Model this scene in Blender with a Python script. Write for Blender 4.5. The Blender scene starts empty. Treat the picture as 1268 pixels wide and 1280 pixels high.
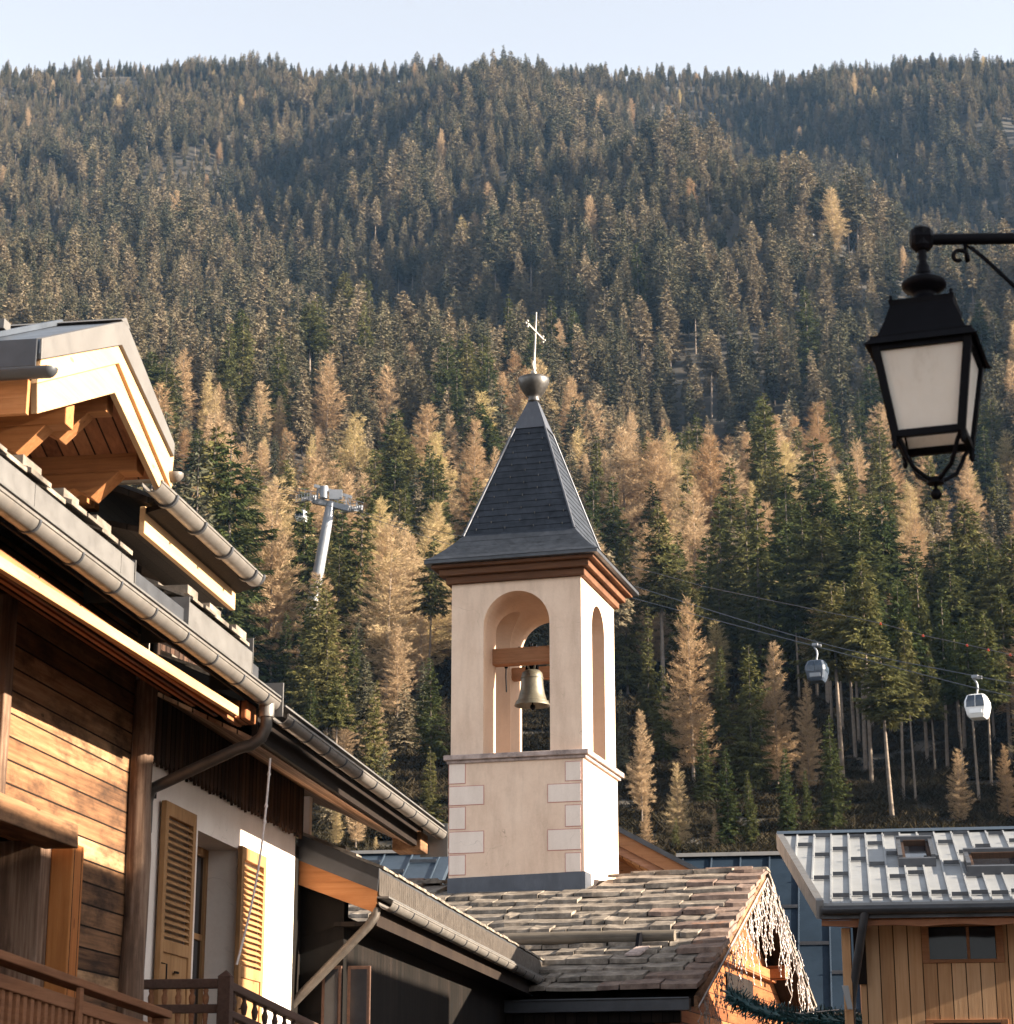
import bpy, math, random
import numpy as np
from mathutils import Vector, Matrix

# ------------------------------------------------------------------ camera, light, exposure
scene = bpy.context.scene
COL = scene.collection
F_PX, HOR = 2700.0, 790.0                       # focal length and horizon offset, in photo pixels
PITCH = math.atan(HOR / F_PX)
cam_d = bpy.data.cameras.new('camera')
cam_d.sensor_fit = 'VERTICAL'
cam_d.sensor_height = 36.0
cam_d.lens = F_PX / 1280 * 36.0
cam_d.clip_start, cam_d.clip_end = 0.1, 6000
cam = bpy.data.objects.new('camera', cam_d)
cam.location = (0, 0, 0)
cam.rotation_euler = (math.pi / 2 + PITCH, 0, 0)
cam_d.dof.use_dof = True
cam_d.dof.focus_distance = 27.0
cam_d.dof.aperture_fstop = 8.0
COL.objects.link(cam)
scene.camera = cam

SUN_AZ, SUN_EL = math.radians(-10), math.radians(18.5)      # azimuth counted from +x towards +y
sun_dir = Vector((math.cos(SUN_EL) * math.cos(SUN_AZ), math.cos(SUN_EL) * math.sin(SUN_AZ), math.sin(SUN_EL)))
world = bpy.data.worlds.new('World')
scene.world = world
world.use_nodes = True
wn = world.node_tree
bg = wn.nodes['Background']
sky = wn.nodes.new('ShaderNodeTexSky')
sky.sky_type = 'NISHITA'
sky.sun_disc = False
sky.sun_elevation = SUN_EL
sky.sun_rotation = math.pi / 2 - SUN_AZ
sky.altitude = 1200
sky.air_density = 1.0
sky.dust_density = 1.6
sky.ozone_density = 2.0
hsv = wn.nodes.new('ShaderNodeHueSaturation')
hsv.inputs['Saturation'].default_value = 0.22
wn.links.new(sky.outputs[0], hsv.inputs['Color'])
wn.links.new(hsv.outputs[0], bg.inputs[0])
bg.inputs[1].default_value = 0.072
sun_l = bpy.data.lights.new('sun', 'SUN')
sun_l.energy = 5.0
sun_l.angle = math.radians(0.5)
sun_l.color = (1.0, 0.86, 0.68)
sun_o = bpy.data.objects.new('sun', sun_l)
sun_o.rotation_euler = (-sun_dir).to_track_quat('-Z', 'Y').to_euler()
sun_o.location = (60, 30, 60)
COL.objects.link(sun_o)
scene.view_settings.view_transform = 'Standard'
scene.view_settings.look = 'None'
scene.view_settings.gamma = 1.0
scene.view_settings.exposure = 2.42
HAZE = 0.000032

# ------------------------------------------------------------------ frames and helpers
CP, SP = math.cos(PITCH), math.sin(PITCH)
def ray(u, v):
    b = 640 - v
    return (u - 634, F_PX * CP - b * SP, F_PX * SP + b * CP)
def proj(x, y, z):
    d = y * CP + z * SP
    return 634 + F_PX * x / d, 640 - F_PX * (-y * SP + z * CP) / d

class Frame:
    """A building's own axes: w to the right, s away from the camera, z up."""
    def __init__(self, deg):
        y = math.radians(deg)
        self.deg = deg
        self.a = (math.sin(y), math.cos(y)); self.b = (math.cos(y), -math.sin(y))
    def world(self, p):
        w, s, z = p
        return Vector((w * self.b[0] + s * self.a[0], w * self.b[1] + s * self.a[1], z))
    def d(self, u, v):
        r = ray(u, v)
        return (r[0] * self.b[0] + r[1] * self.b[1], r[0] * self.a[0] + r[1] * self.a[1], r[2])
    def W(self, u, v, w):
        d = self.d(u, v); t = w / d[0]; return (w, d[1] * t, d[2] * t)
    def S(self, u, v, s):
        d = self.d(u, v); t = s / d[1]; return (d[0] * t, s, d[2] * t)
    def P(self, u, v, s0, z0, k):               # on the sloping plane z = z0 + k (s - s0)
        d = self.d(u, v); t = (z0 - k * s0) / (d[2] - k * d[1]); return tuple(c * t for c in d)
WORLD = Frame(0)

class MB:
    def __init__(self):
        self.v, self.f, self.m, self.sm = [], [], [], []
    def rotz(self, cx, cy, deg):
        c, s = math.cos(math.radians(deg)), math.sin(math.radians(deg))
        self.v = [(cx+(x-cx)*c-(y-cy)*s, cy+(x-cx)*s+(y-cy)*c, z) for x, y, z in self.v]
        return self
    def add(self, verts, faces, m=0, smooth=False):
        o = len(self.v)
        self.v += [tuple(p) for p in verts]
        for f in faces:
            self.f.append(tuple(i + o for i in f)); self.m.append(m); self.sm.append(smooth)
        return self
    def box(self, x0, x1, y0, y1, z0, z1, m=0):
        if x0 > x1: x0, x1 = x1, x0
        if y0 > y1: y0, y1 = y1, y0
        if z0 > z1: z0, z1 = z1, z0
        return self.add([(x0,y0,z0),(x1,y0,z0),(x1,y1,z0),(x0,y1,z0),(x0,y0,z1),(x1,y0,z1),(x1,y1,z1),(x0,y1,z1)],
                        [(3,2,1,0),(4,5,6,7),(0,1,5,4),(1,2,6,5),(2,3,7,6),(3,0,4,7)], m)
    def hexa(self, p, m=0):                      # eight corners, bottom ring then top ring
        return self.add(p, [(3,2,1,0),(4,5,6,7),(0,1,5,4),(1,2,6,5),(2,3,7,6),(3,0,4,7)], m)
    def prism(self, poly, ext, m=0):
        n = len(poly); e = Vector(ext)
        vs = [Vector(p) for p in poly]; vs += [p + e for p in vs]
        fs = [tuple(range(n - 1, -1, -1)), tuple(range(n, 2 * n))]
        fs += [(i, (i + 1) % n, n + (i + 1) % n, n + i) for i in range(n)]
        return self.add(vs, fs, m)
    def beam(self, p0, p1, wd, ht, m=0, up=(0,0,1)):
        p0, p1 = Vector(p0), Vector(p1); d = (p1 - p0).normalized()
        sx = d.cross(Vector(up)).normalized(); uz = sx.cross(d).normalized()
        a, b = sx * wd / 2, uz * ht / 2
        return self.hexa([p0-a-b, p0+a-b, p1+a-b, p1-a-b, p0-a+b, p0+a+b, p1+a+b, p1-a+b], m)
    def tube(self, path, r, n=10, m=0, smooth=True, caps=True):
        pts = [Vector(p) for p in path]; k = len(pts)
        rr = r if isinstance(r, (list, tuple)) else [r] * k
        vs = []; ref = None
        for i, p in enumerate(pts):
            d = (pts[min(i + 1, k - 1)] - pts[max(i - 1, 0)]).normalized()
            if ref is None:
                ref = Vector((0,0,1)) if abs(d.z) < .9 else Vector((1,0,0))
            x = d.cross(ref).normalized(); y = x.cross(d).normalized(); ref = y
            for j in range(n):
                a = 2 * math.pi * j / n
                vs.append(p + (x * math.cos(a) + y * math.sin(a)) * rr[i])
        fs = [(i*n+j, i*n+(j+1)%n, (i+1)*n+(j+1)%n, (i+1)*n+j) for i in range(k-1) for j in range(n)]
        self.add(vs, fs, m, smooth)
        if caps:
            self.add(vs[:n], [tuple(range(n))], m); self.add(vs[-n:], [tuple(range(n-1,-1,-1))], m)
        return self
    def lathe(self, prof, c=(0,0,0), n=20, m=0, smooth=True):   # prof: (radius, z)
        vs = [(c[0]+r*math.cos(2*math.pi*j/n), c[1]+r*math.sin(2*math.pi*j/n), c[2]+z) for r, z in prof for j in range(n)]
        k = len(prof)
        fs = [(i*n+j, i*n+(j+1)%n, (i+1)*n+(j+1)%n, (i+1)*n+j) for i in range(k-1) for j in range(n)]
        return self.add(vs, fs, m, smooth)
    def trough(self, p0, p1, r, m=0, t=0.006, n=12, a0=180, a1=360):   # half-round gutter, open above
        p0, p1 = Vector(p0), Vector(p1); d = (p1 - p0).normalized()
        x = d.cross(Vector((0,0,1))).normalized(); z = Vector((0,0,1))
        ring = [(r, a0 + (a1-a0)*i/n) for i in range(n+1)] + [(r-t, a1 - (a1-a0)*i/n) for i in range(n+1)]
        off = [x*q*math.cos(math.radians(a)) + z*q*math.sin(math.radians(a)) for q, a in ring]
        k = len(off)
        vs = [p0+o for o in off] + [p1+o for o in off]
        fs = [(i, (i+1)%k, k+(i+1)%k, k+i) for i in range(k)]
        self.add(vs, fs, m, True)
        h = n + 1
        for base, fl in ((0, False), (k, True)):
            q = [(base+i, base+i+1, base+k-2-i, base+k-1-i) for i in range(n)]
            self.add(vs, [tuple(reversed(f)) if fl else f for f in q], m)
        return self
    def build(self, name, mats, parent=None, bevel=0, base=None):
        me = bpy.data.meshes.new(name)
        b = base if base is not None else (BASE.get(parent.name, (0,0,0)) if parent else (0,0,0))
        me.from_pydata([(x-b[0], y-b[1], z-b[2]) for x, y, z in self.v], [], self.f)
        for mt in (mats if isinstance(mats, (list, tuple)) else [mats]): me.materials.append(mt)
        me.polygons.foreach_set('material_index', self.m)
        me.polygons.foreach_set('use_smooth', self.sm)
        me.update()
        o = bpy.data.objects.new(name, me)
        COL.objects.link(o)
        if parent:
            o.parent = parent; BASE[o.name] = b
        if bevel:
            md = o.modifiers.new('bevel', 'BEVEL'); md.width = bevel; md.segments = 2; md.limit_method = 'ANGLE'
        return o
BASE = {}
def fix_normals(me):
    import bmesh
    bm = bmesh.new(); bm.from_mesh(me); bmesh.ops.recalc_face_normals(bm, faces=bm.faces); bm.to_mesh(me); bm.free()
def tag(o, label=None, cat=None, group=None, kind=None):
    if label: o['label'] = label
    if cat: o['category'] = cat
    if group: o['group'] = group
    if kind: o['kind'] = kind
    return o
def thing(name, label, cat, frame, base, group=None):
    o = bpy.data.objects.new(name, None)
    o.empty_display_size = .3
    COL.objects.link(o)
    o.location = frame.world(base)
    o.rotation_euler = (0, 0, -math.radians(frame.deg))
    BASE[o.name] = tuple(base)
    return tag(o, label, cat, group)

# ------------------------------------------------------------------ materials
class NM:
    def __init__(self, name):
        self.mat = bpy.data.materials.new(name); self.mat.use_nodes = True
        self.t = self.mat.node_tree; self.b = self.t.nodes['Principled BSDF']
    def n(self, typ, **kw):
        nd = self.t.nodes.new('ShaderNode' + typ)
        for k, v in kw.items():
            if k.startswith('i_'): nd.inputs[k[2:].replace('_', ' ')].default_value = v
            else: setattr(nd, k, v)
        return nd
    def l(self, a, b): self.t.links.new(a, b)
    def coords(self, scale=(1,1,1)):
        tc = self.n('TexCoord'); mp = self.n('Mapping'); mp.inputs['Scale'].default_value = scale
        self.l(tc.outputs['Object'], mp.inputs[0]); return mp.outputs[0]
    def noise(self, scale, vec=None, detail=5, rough=.6):
        nd = self.n('TexNoise'); nd.inputs['Scale'].default_value = scale; nd.inputs['Detail'].default_value = detail
        nd.inputs['Roughness'].default_value = rough
        self.l(vec if vec is not None else self.coords(), nd.inputs['Vector']); return nd.outputs[0]
    def ramp(self, fac, stops):
        r = self.n('ValToRGB'); e = r.color_ramp.elements
        while len(e) < len(stops): e.new(.5)
        for el, (p, c) in zip(e, stops):
            el.position = p; el.color = (*c, 1) if len(c) == 3 else c
        self.l(fac, r.inputs[0]); return r.outputs[0]
    def math(self, op, a, b=None, c=None):
        nd = self.n('Math', operation=op)
        for i, x in enumerate((a, b, c)):
            if x is None: continue
            if isinstance(x, (int, float)): nd.inputs[i].default_value = x
            else: self.l(x, nd.inputs[i])
        return nd.outputs[0]
    def mix(self, fac, a, b, mode='MIX'):
        nd = self.n('Mix', data_type='RGBA', blend_type=mode)
        for i, x in ((0, fac), (6, a), (7, b)):
            if isinstance(x, (int, float)): nd.inputs[i].default_value = x
            elif isinstance(x, tuple): nd.inputs[i].default_value = (*x, 1)
            else: self.l(x, nd.inputs[i])
        return nd.outputs[2]
    def bump(self, h, strength=.4, dist=.01):
        b = self.n('Bump'); b.inputs['Strength'].default_value = strength; b.inputs['Distance'].default_value = dist
        self.l(h, b.inputs['Height']); self.l(b.outputs[0], self.b.inputs['Normal'])
    def out(self, color=None, rough=None, metal=None):
        if color is not None:
            if isinstance(color, tuple): self.b.inputs['Base Color'].default_value = (*color, 1)
            else: self.l(color, self.b.inputs['Base Color'])
        if rough is not None:
            if isinstance(rough, (int, float)): self.b.inputs['Roughness'].default_value = rough
            else: self.l(rough, self.b.inputs['Roughness'])
        if metal is not None: self.b.inputs['Metallic'].default_value = metal
        return self.mat

def wood(name, stops, grain='y', plank=0.0, across='z', rough=.75, stain=.5, gap=.012, stain_c=(.02,.013,.01), knots=True):
    m = NM(name)
    sc = {'x': (.9,22,22), 'y': (22,.9,22), 'z': (22,22,.9)}[grain]
    g = m.noise(1.6, m.coords(sc), 8, .65)
    big = m.noise(1.1, m.coords({'x':(.5,2,2),'y':(2,.5,2),'z':(2,2,.5)}[grain]), 4, .6)
    fac = m.math('ADD', m.math('MULTIPLY', g, .55), m.math('MULTIPLY', big, .45))
    h = g
    if plank:
        sep = m.n('SeparateXYZ'); m.l(m.coords(), sep.inputs[0])
        q = m.math('DIVIDE', sep.outputs[{'x':0,'y':1,'z':2}[across]], plank)
        wn_ = m.n('TexWhiteNoise', noise_dimensions='1D'); m.l(m.math('FLOOR', q), wn_.inputs['W'])
        fac = m.math('ADD', fac, m.math('MULTIPLY', m.math('SUBTRACT', wn_.outputs[0], .5), .38))
        fr = m.math('FRACT', q)
        groove = m.math('LESS_THAN', fr, gap / plank)
    c = m.ramp(fac, stops)
    if stain:
        st = m.noise(2.3, m.coords({'x':(.6,1.6,1.6),'y':(1.6,.6,1.6),'z':(1.6,1.6,.6)}[grain]), 7, .7)
        sf = m.ramp(st, [(.46,(0,0,0)),(.66,(1,1,1))])
        c = m.mix(m.math('MULTIPLY', sf, stain), c, stain_c)
    if plank:
        c = m.mix(groove, c, tuple(x*.16 for x in stops[0][1]))
        h = m.math('SUBTRACT', g, m.math('MULTIPLY', groove, 2.5))
    if knots:
        vo = m.n('TexVoronoi'); vo.inputs['Scale'].default_value = 3.2
        m.l(m.coords({'x':(.5,1.4,1.4),'y':(1.4,.5,1.4),'z':(1.4,1.4,.5)}[grain]), vo.inputs['Vector'])
        kf = m.math('LESS_THAN', vo.outputs['Distance'], .06)
        c = m.mix(m.math('MULTIPLY', kf, .6), c, tuple(x*.35 for x in stops[0][1]))
    m.bump(h, .55, .006)
    m.b.inputs['Specular IOR Level'].default_value = .12
    return m.out(c, rough)

def metal(name, col, rough=.45, metallic=.6, var=.25, scale=3.0, dirt=None, streak=False):
    m = NM(name)
    v = m.coords((1,1,.3)) if streak else m.coords()
    n1 = m.noise(scale, v, 6, .65)
    c = m.ramp(n1, [(.3, tuple(x*(1-var) for x in col)), (.7, tuple(min(1, x*(1+var)) for x in col))])
    if dirt:
        c = m.mix(m.ramp(m.noise(scale*2.2, v, 6, .75), [(.5,(0,0,0)),(.72,(.7,.7,.7))]), c, dirt)
    r = m.ramp(m.noise(scale*3, None, 4), [(.3,(rough*.8,)*3),(.7,(min(1,rough*1.25),)*3)])
    m.bump(m.noise(scale*4, v, 3), .12, .004)
    return m.out(c, r, metallic)

def stone(name, stops, scale=4, rough=.85, bump=.5, extra=None, aniso=(1,1,1)):
    m = NM(name)
    c = m.ramp(m.noise(scale, m.coords(aniso), 9, .68), stops)
    if extra:
        c = m.mix(m.ramp(m.noise(scale*.55, None, 6, .7), [(extra[1],(0,0,0)),(extra[1]+.12,(.85,.85,.85))]), c, extra[0])
    m.bump(m.noise(scale*3, None, 8, .7), bump, .012)
    m.b.inputs['Specular IOR Level'].default_value = .2
    return m.out(c, rough)

def foliage(name, stops, trans=.35, rand=.5):
    m = NM(name)
    oi = m.n('ObjectInfo')
    nz = m.noise(.55, None, 3, .6)
    fac = m.math('ADD', m.math('MULTIPLY', oi.outputs['Random'], rand), m.math('MULTIPLY', nz, 1 - rand * .6))
    fac = m.math('SUBTRACT', fac, .12)
    c = m.ramp(fac, stops)
    d = m.n('BsdfDiffuse'); t = m.n('BsdfTranslucent'); mx = m.n('MixShader')
    m.l(c, d.inputs[0]); m.l(c, t.inputs[0]); mx.inputs[0].default_value = trans
    m.l(d.outputs[0], mx.inputs[1]); m.l(t.outputs[0], mx.inputs[2])
    m.l(mx.outputs[0], m.t.nodes['Material Output'].inputs[0])
    m.t.nodes.remove(m.b)
    return m.mat

M = {}
M['old_wood'] = wood('weathered_larch_planks', [(.25,(.055,.028,.016)),(.48,(.21,.105,.052)),(.75,(.45,.27,.145))], 'y', .138, 'z', stain=.85)
M['old_wood_v'] = wood('weathered_upright_boards', [(.25,(.05,.026,.015)),(.5,(.13,.065,.034)),(.8,(.24,.125,.06))], 'z', .12, 'y', stain=.5)
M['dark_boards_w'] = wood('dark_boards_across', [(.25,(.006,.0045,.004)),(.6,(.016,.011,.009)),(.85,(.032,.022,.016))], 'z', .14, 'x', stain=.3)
M['shed_boards'] = wood('shade_dark_shed_boards', [(.25,(.003,.0025,.002)),(.6,(.008,.006,.005)),(.85,(.016,.011,.009))], 'z', .14, 'y', stain=.3)  # dark boards, darkened further: the wall's shade is put into the colour
M['dark_boards'] = wood('dark_upright_boards', [(.25,(.02,.012,.009)),(.6,(.055,.03,.02)),(.85,(.1,.055,.035))], 'z', .11, 'y', stain=.3)
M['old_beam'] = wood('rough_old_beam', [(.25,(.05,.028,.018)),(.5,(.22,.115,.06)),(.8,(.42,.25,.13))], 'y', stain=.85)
M['post'] = wood('grey_old_post', [(.3,(.04,.025,.018)),(.5,(.15,.09,.06)),(.72,(.36,.25,.18))], 'z', stain=.75)
M['orange_v'] = wood('orange_upright_boards', [(.25,(.2,.062,.018)),(.5,(.34,.115,.033)),(.8,(.46,.19,.06))], 'z', .13, 'y', stain=.2)
M['orange_x'] = wood('orange_purlin_wood', [(.25,(.17,.065,.024)),(.5,(.32,.135,.052)),(.8,(.46,.225,.1))], 'x', stain=.25)
M['orange_y'] = wood('orange_soffit_boards', [(.25,(.24,.09,.03)),(.5,(.4,.17,.06)),(.8,(.52,.26,.11))], 'y', .16, 'x', stain=.2)
M['red_soffit'] = wood('reddish_soffit_boards', [(.25,(.11,.04,.018)),(.5,(.23,.088,.038)),(.8,(.34,.145,.065))], 'y', .11, 'x', stain=.3)
M['grey_soffit'] = wood('brown_soffit_boards', [(.25,(.13,.07,.04)),(.5,(.24,.14,.085)),(.8,(.36,.23,.15))], 'y', .11, 'x', stain=.35)
M['pale_y'] = wood('pale_new_fascia', [(.25,(.36,.22,.11)),(.5,(.46,.29,.155)),(.8,(.56,.38,.22))], 'y', stain=.06, stain_c=(.3,.16,.07))
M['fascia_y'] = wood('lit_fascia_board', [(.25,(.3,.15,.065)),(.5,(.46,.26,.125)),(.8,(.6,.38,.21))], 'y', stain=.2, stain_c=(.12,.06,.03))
M['rail'] = wood('brown_railing_wood', [(.25,(.12,.05,.025)),(.5,(.25,.11,.055)),(.8,(.38,.19,.1))], 'y', stain=.25)
M['rail_dark'] = wood('dark_railing_wood', [(.25,(.045,.026,.02)),(.5,(.085,.05,.038)),(.8,(.14,.085,.065))], 'y', stain=.25)
M['shutter'] = wood('ochre_shutter_wood', [(.25,(.18,.09,.038)),(.5,(.31,.162,.07)),(.8,(.43,.25,.12))], 'z', stain=.3)
M['plank_right'] = wood('new_larch_cladding', [(.2,(.3,.155,.075)),(.5,(.47,.275,.145)),(.85,(.62,.41,.25))], 'z', .155, 'x', stain=.12, stain_c=(.16,.08,.04))
M['beam_right'] = wood('reddish_eave_beam', [(.25,(.2,.085,.045)),(.5,(.34,.16,.09)),(.8,(.5,.29,.19))], 'x', stain=.35, stain_c=(.08,.035,.025))
M['cornice'] = wood('brown_cornice_wood', [(.25,(.05,.022,.013)),(.5,(.11,.05,.027)),(.8,(.19,.098,.055))], 'x', stain=.25)
M['bell_beam'] = wood('bell_frame_oak', [(.25,(.17,.07,.032)),(.5,(.3,.14,.07)),(.8,(.42,.22,.12))], 'x', stain=.3)
M['church_wood'] = wood('church_gable_boards', [(.25,(.13,.042,.015)),(.5,(.24,.088,.032)),(.8,(.34,.15,.06))], 'y', .17, 'z', stain=.25)
M['log'] = wood('grey_snow_log', [(.25,(.05,.042,.036)),(.5,(.12,.1,.08)),(.8,(.21,.18,.14))], 'x', stain=.4)
M['far_wood'] = wood('far_gable_wood', [(.25,(.2,.08,.035)),(.5,(.33,.15,.07)),(.8,(.46,.24,.13))], 'x', stain=.2)
M['zinc'] = metal('weathered_zinc', (.17,.155,.142), .45, .45, .18, 5, dirt=(.22,.19,.165))
M['zinc_dark'] = metal('mottled_zinc_shade_darkened', (.075,.062,.052), .5, .4, .3, 7, dirt=(.07,.055,.045))  # mottled downpipe zinc, darkened to carry the shade on the shed flashing
M['sheet'] = metal('grey_sheet_flashing', (.13,.124,.12), .5, .35, .1, 2.5, dirt=(.08,.076,.072))
M['cap'] = metal('folded_grey_verge_cap', (.11,.103,.098), .55, .2, .08, 2)
M['dark_metal'] = metal('dark_sheet_metal', (.055,.058,.066), .45, .4, .25, 3)
M['roof_dark'] = metal('anthracite_standing_seam', (.1,.115,.14), .38, .6, .2, 1.2)
M['lead'] = metal('blue_grey_lead_flashing', (.065,.07,.085), .5, .35, .2, 2.5, dirt=(.1,.105,.12), streak=True)
M['roof_pale'] = metal('pale_standing_seam', (.23,.235,.24), .5, .1, .14, .8, dirt=(.15,.16,.175))
M['roof_blue'] = metal('blue_grey_standing_seam', (.035,.052,.075), .45, .3, .16, .9, dirt=(.025,.036,.05))
M['iron'] = metal('black_painted_iron', (.003,.003,.0045), .5, .0, .3, 8)
M['iron'].node_tree.nodes['Principled BSDF'].inputs['Specular IOR Level'].default_value = .06
M['iron_rust'] = metal('weathered_wrought_iron', (.3,.27,.24), .55, .7, .3, 12)
M['galv'] = metal('galvanised_steel', (.2,.208,.225), .5, .55, .12, .6)
M['roof_shade_toned'] = metal('shade_darkened_seamed_metal', (.014,.023,.036), .65, .0, .2, .9, dirt=(.009,.015,.024))  # seamed roof metal with the shade it lies in put into its colour
M['roof_shade_toned'].node_tree.nodes['Principled BSDF'].inputs['Specular IOR Level'].default_value = .04
M['copper'] = metal('patinated_copper_ball', (.1,.092,.086), .38, .75, .3, 6, dirt=(.08,.075,.07))
M['bronze'] = metal('old_bell_bronze', (.12,.108,.082), .5, .55, .3, 7, dirt=(.15,.15,.11))
M['slate'] = stone('mossy_stone_slates', [(.3,(.05,.043,.037)),(.5,(.15,.125,.102)),(.75,(.33,.28,.23))], 5, .8, .6, extra=((.17,.11,.07), .76))
M['slate_rust'] = stone('lichen_stone_slates', [(.3,(.06,.04,.034)),(.5,(.15,.105,.085)),(.75,(.28,.2,.155))], 5, .85, .6, extra=((.27,.12,.06), .6))
M['brick_slate'] = None
m = NM('tower_roof_slates')
tc = m.n('TexCoord'); sep = m.n('SeparateXYZ'); m.l(tc.outputs['Object'], sep.inputs[0])
comb = m.n('CombineXYZ'); m.l(m.math('ADD', sep.outputs[0], sep.outputs[1]), comb.inputs[0]); m.l(sep.outputs[2], comb.inputs[1])
bk = m.n('TexBrick'); m.l(comb.outputs[0], bk.inputs['Vector'])
for k, v in (('Scale',1.0),('Mortar Size',.004),('Brick Width',.24),('Row Height',.155),('Mortar Smooth',.1)): bk.inputs[k].default_value = v
bk.inputs['Color1'].default_value = (.016,.02,.027,1); bk.inputs['Color2'].default_value = (.032,.038,.05,1); bk.inputs['Mortar'].default_value = (.006,.007,.009,1)
c = m.mix(.5, bk.outputs[0], m.ramp(m.noise(9, None, 6), [(.3,(.012,.015,.02)),(.7,(.05,.056,.07))]))
m.bump(bk.outputs[1], -.3, .01)
m.b.inputs['Specular IOR Level'].default_value = .12
M['tower_slate'] = m.out(c, .6)
def plaster(name, c1, c2, stain, amt):
    m = NM(name)
    c = m.ramp(m.noise(1.6, None, 8, .7), [(.3, c1), (.7, c2)])
    st = m.ramp(m.noise(1.4, m.coords((2.5,2.5,.5)), 7, .7), [(.45,(0,0,0)),(.75,(1,1,1))])
    c = m.mix(m.math('MULTIPLY', st, amt), c, stain)
    vo = m.n('TexVoronoi', feature='DISTANCE_TO_EDGE'); vo.inputs['Scale'].default_value = 1.1
    wv = m.n('TexNoise'); wv.inputs['Scale'].default_value = 2.5; m.l(m.coords(), wv.inputs['Vector'])
    va = m.n('VectorMath', operation='ADD'); m.l(m.coords(), va.inputs[0]); m.l(wv.outputs['Color'], va.inputs[1]); m.l(va.outputs[0], vo.inputs['Vector'])
    ck = m.math('MULTIPLY', m.math('LESS_THAN', vo.outputs['Distance'], .0035), m.ramp(m.noise(.9), [(.5,(0,0,0)),(.62,(.5,.5,.5))]))
    c = m.mix(ck, c, tuple(x*.45 for x in stain))
    fine = m.noise(38, None, 5, .7)
    c = m.mix(.12, c, m.ramp(fine, [(.3, tuple(x*.6 for x in c1)), (.7, c2)]))
    m.bump(fine, .35, .004)
    return m.out(c, .9)
M['plaster'] = plaster('peach_lime_plaster', (.62,.44,.325), (.74,.56,.43), (.42,.29,.21), .65)
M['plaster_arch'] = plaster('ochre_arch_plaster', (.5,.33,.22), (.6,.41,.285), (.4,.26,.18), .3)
M['quoin'] = plaster('painted_pale_quoins', (.66,.545,.47), (.74,.63,.55), (.5,.4,.33), .5)
M['quoin_line'] = plaster('red_quoin_outline', (.42,.19,.16), (.5,.25,.21), (.4,.2,.18), .2)
M['white_wall'] = plaster('off_white_wall_plaster', (.64,.54,.47), (.74,.65,.58), (.5,.4,.33), .3)
M['ledge'] = stone('weathered_stone_ledge', [(.3,(.14,.11,.1)),(.55,(.36,.28,.25)),(.8,(.5,.4,.36))], 6, .85, .4)
m = NM('frosted_lantern_glass')
m.b.inputs['Transmission Weight'].default_value = .0
d = m.n('BsdfDiffuse'); t = m.n('BsdfTranslucent'); mx = m.n('MixShader'); mx.inputs[0].default_value = .6
gc = m.ramp(m.noise(9, m.coords((1,1,.5)), 7, .7), [(.25,(.74,.69,.62)),(.45,(.88,.84,.78)),(.7,(.92,.89,.84))])
m.l(gc, d.inputs[0]); m.l(gc, t.inputs[0]); m.l(d.outputs[0], mx.inputs[1]); m.l(t.outputs[0], mx.inputs[2])
m.l(mx.outputs[0], m.t.nodes['Material Output'].inputs[0])
M['frosted'] = m.mat
m = NM('dark_window_glass'); m.b.inputs['Specular IOR Level'].default_value = .22
M['glass'] = m.out(m.ramp(m.noise(1.5), [(.3,(.01,.011,.014)),(.7,(.028,.03,.036))]), .08)
m = NM('gondola_glass'); M['gondola_glass'] = m.out(m.ramp(m.noise(3), [(.3,(.02,.03,.045)),(.7,(.05,.07,.1))]), .12)
m = NM('gondola_white_paint'); M['white_paint'] = m.out(m.ramp(m.noise(2), [(.3,(.66,.66,.66)),(.7,(.76,.76,.76))]), .35)
m = NM('gondola_grey_paint'); M['grey_paint'] = m.out(m.ramp(m.noise(2), [(.3,(.03,.04,.06)),(.7,(.05,.065,.09))]), .4)
m = NM('white_light_wire'); M['white_wire'] = m.out(m.ramp(m.noise(20), [(.3,(.26,.22,.2)),(.7,(.38,.33,.3))]), .5)
m = NM('white_cord'); M['cord'] = m.out(m.ramp(m.noise(30), [(.3,(.5,.42,.38)),(.7,(.68,.6,.55))]), .8)
m = NM('red_bulb_glass'); M['red_bulb'] = m.out(m.ramp(m.noise(20), [(.3,(.3,.03,.012)),(.7,(.42,.06,.02))]), .3)
m = NM('black_cable'); M['cable'] = m.out(m.ramp(m.noise(2), [(.3,(.04,.045,.055)),(.7,(.07,.075,.085))]), .5, .4)
m = NM('teal_tinsel'); M['tinsel'] = m.out(m.ramp(m.noise(14), [(.3,(.006,.03,.035)),(.7,(.03,.09,.095))]), .45)
m = NM('snow'); M['snow'] = m.out(m.ramp(m.noise(.3), [(.3,(.78,.8,.84)),(.7,(.86,.87,.9))]), .7)
M['bark_spruce'] = stone('spruce_bark', [(.3,(.05,.04,.034)),(.7,(.13,.105,.09))], 3, .9, .5)
M['bark_larch'] = stone('larch_bark', [(.3,(.1,.078,.062)),(.7,(.22,.175,.14))], 3, .9, .5)
M['spruce'] = foliage('spruce_needles', [(.05,(.022,.036,.014)),(.4,(.05,.056,.021)),(.7,(.095,.088,.034)),(1,(.15,.12,.05))], .2)
M['larch'] = foliage('larch_bare_twigs', [(.0,(.23,.135,.068)),(.35,(.32,.22,.128)),(.65,(.38,.275,.17)),(1,(.39,.31,.145))], .3, .85)
M['spruce_far'] = foliage('far_spruce_needles', [(.0,(.035,.042,.028)),(.4,(.088,.08,.05)),(.75,(.16,.128,.082)),(1,(.22,.172,.112))], .08, .7)
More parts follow.
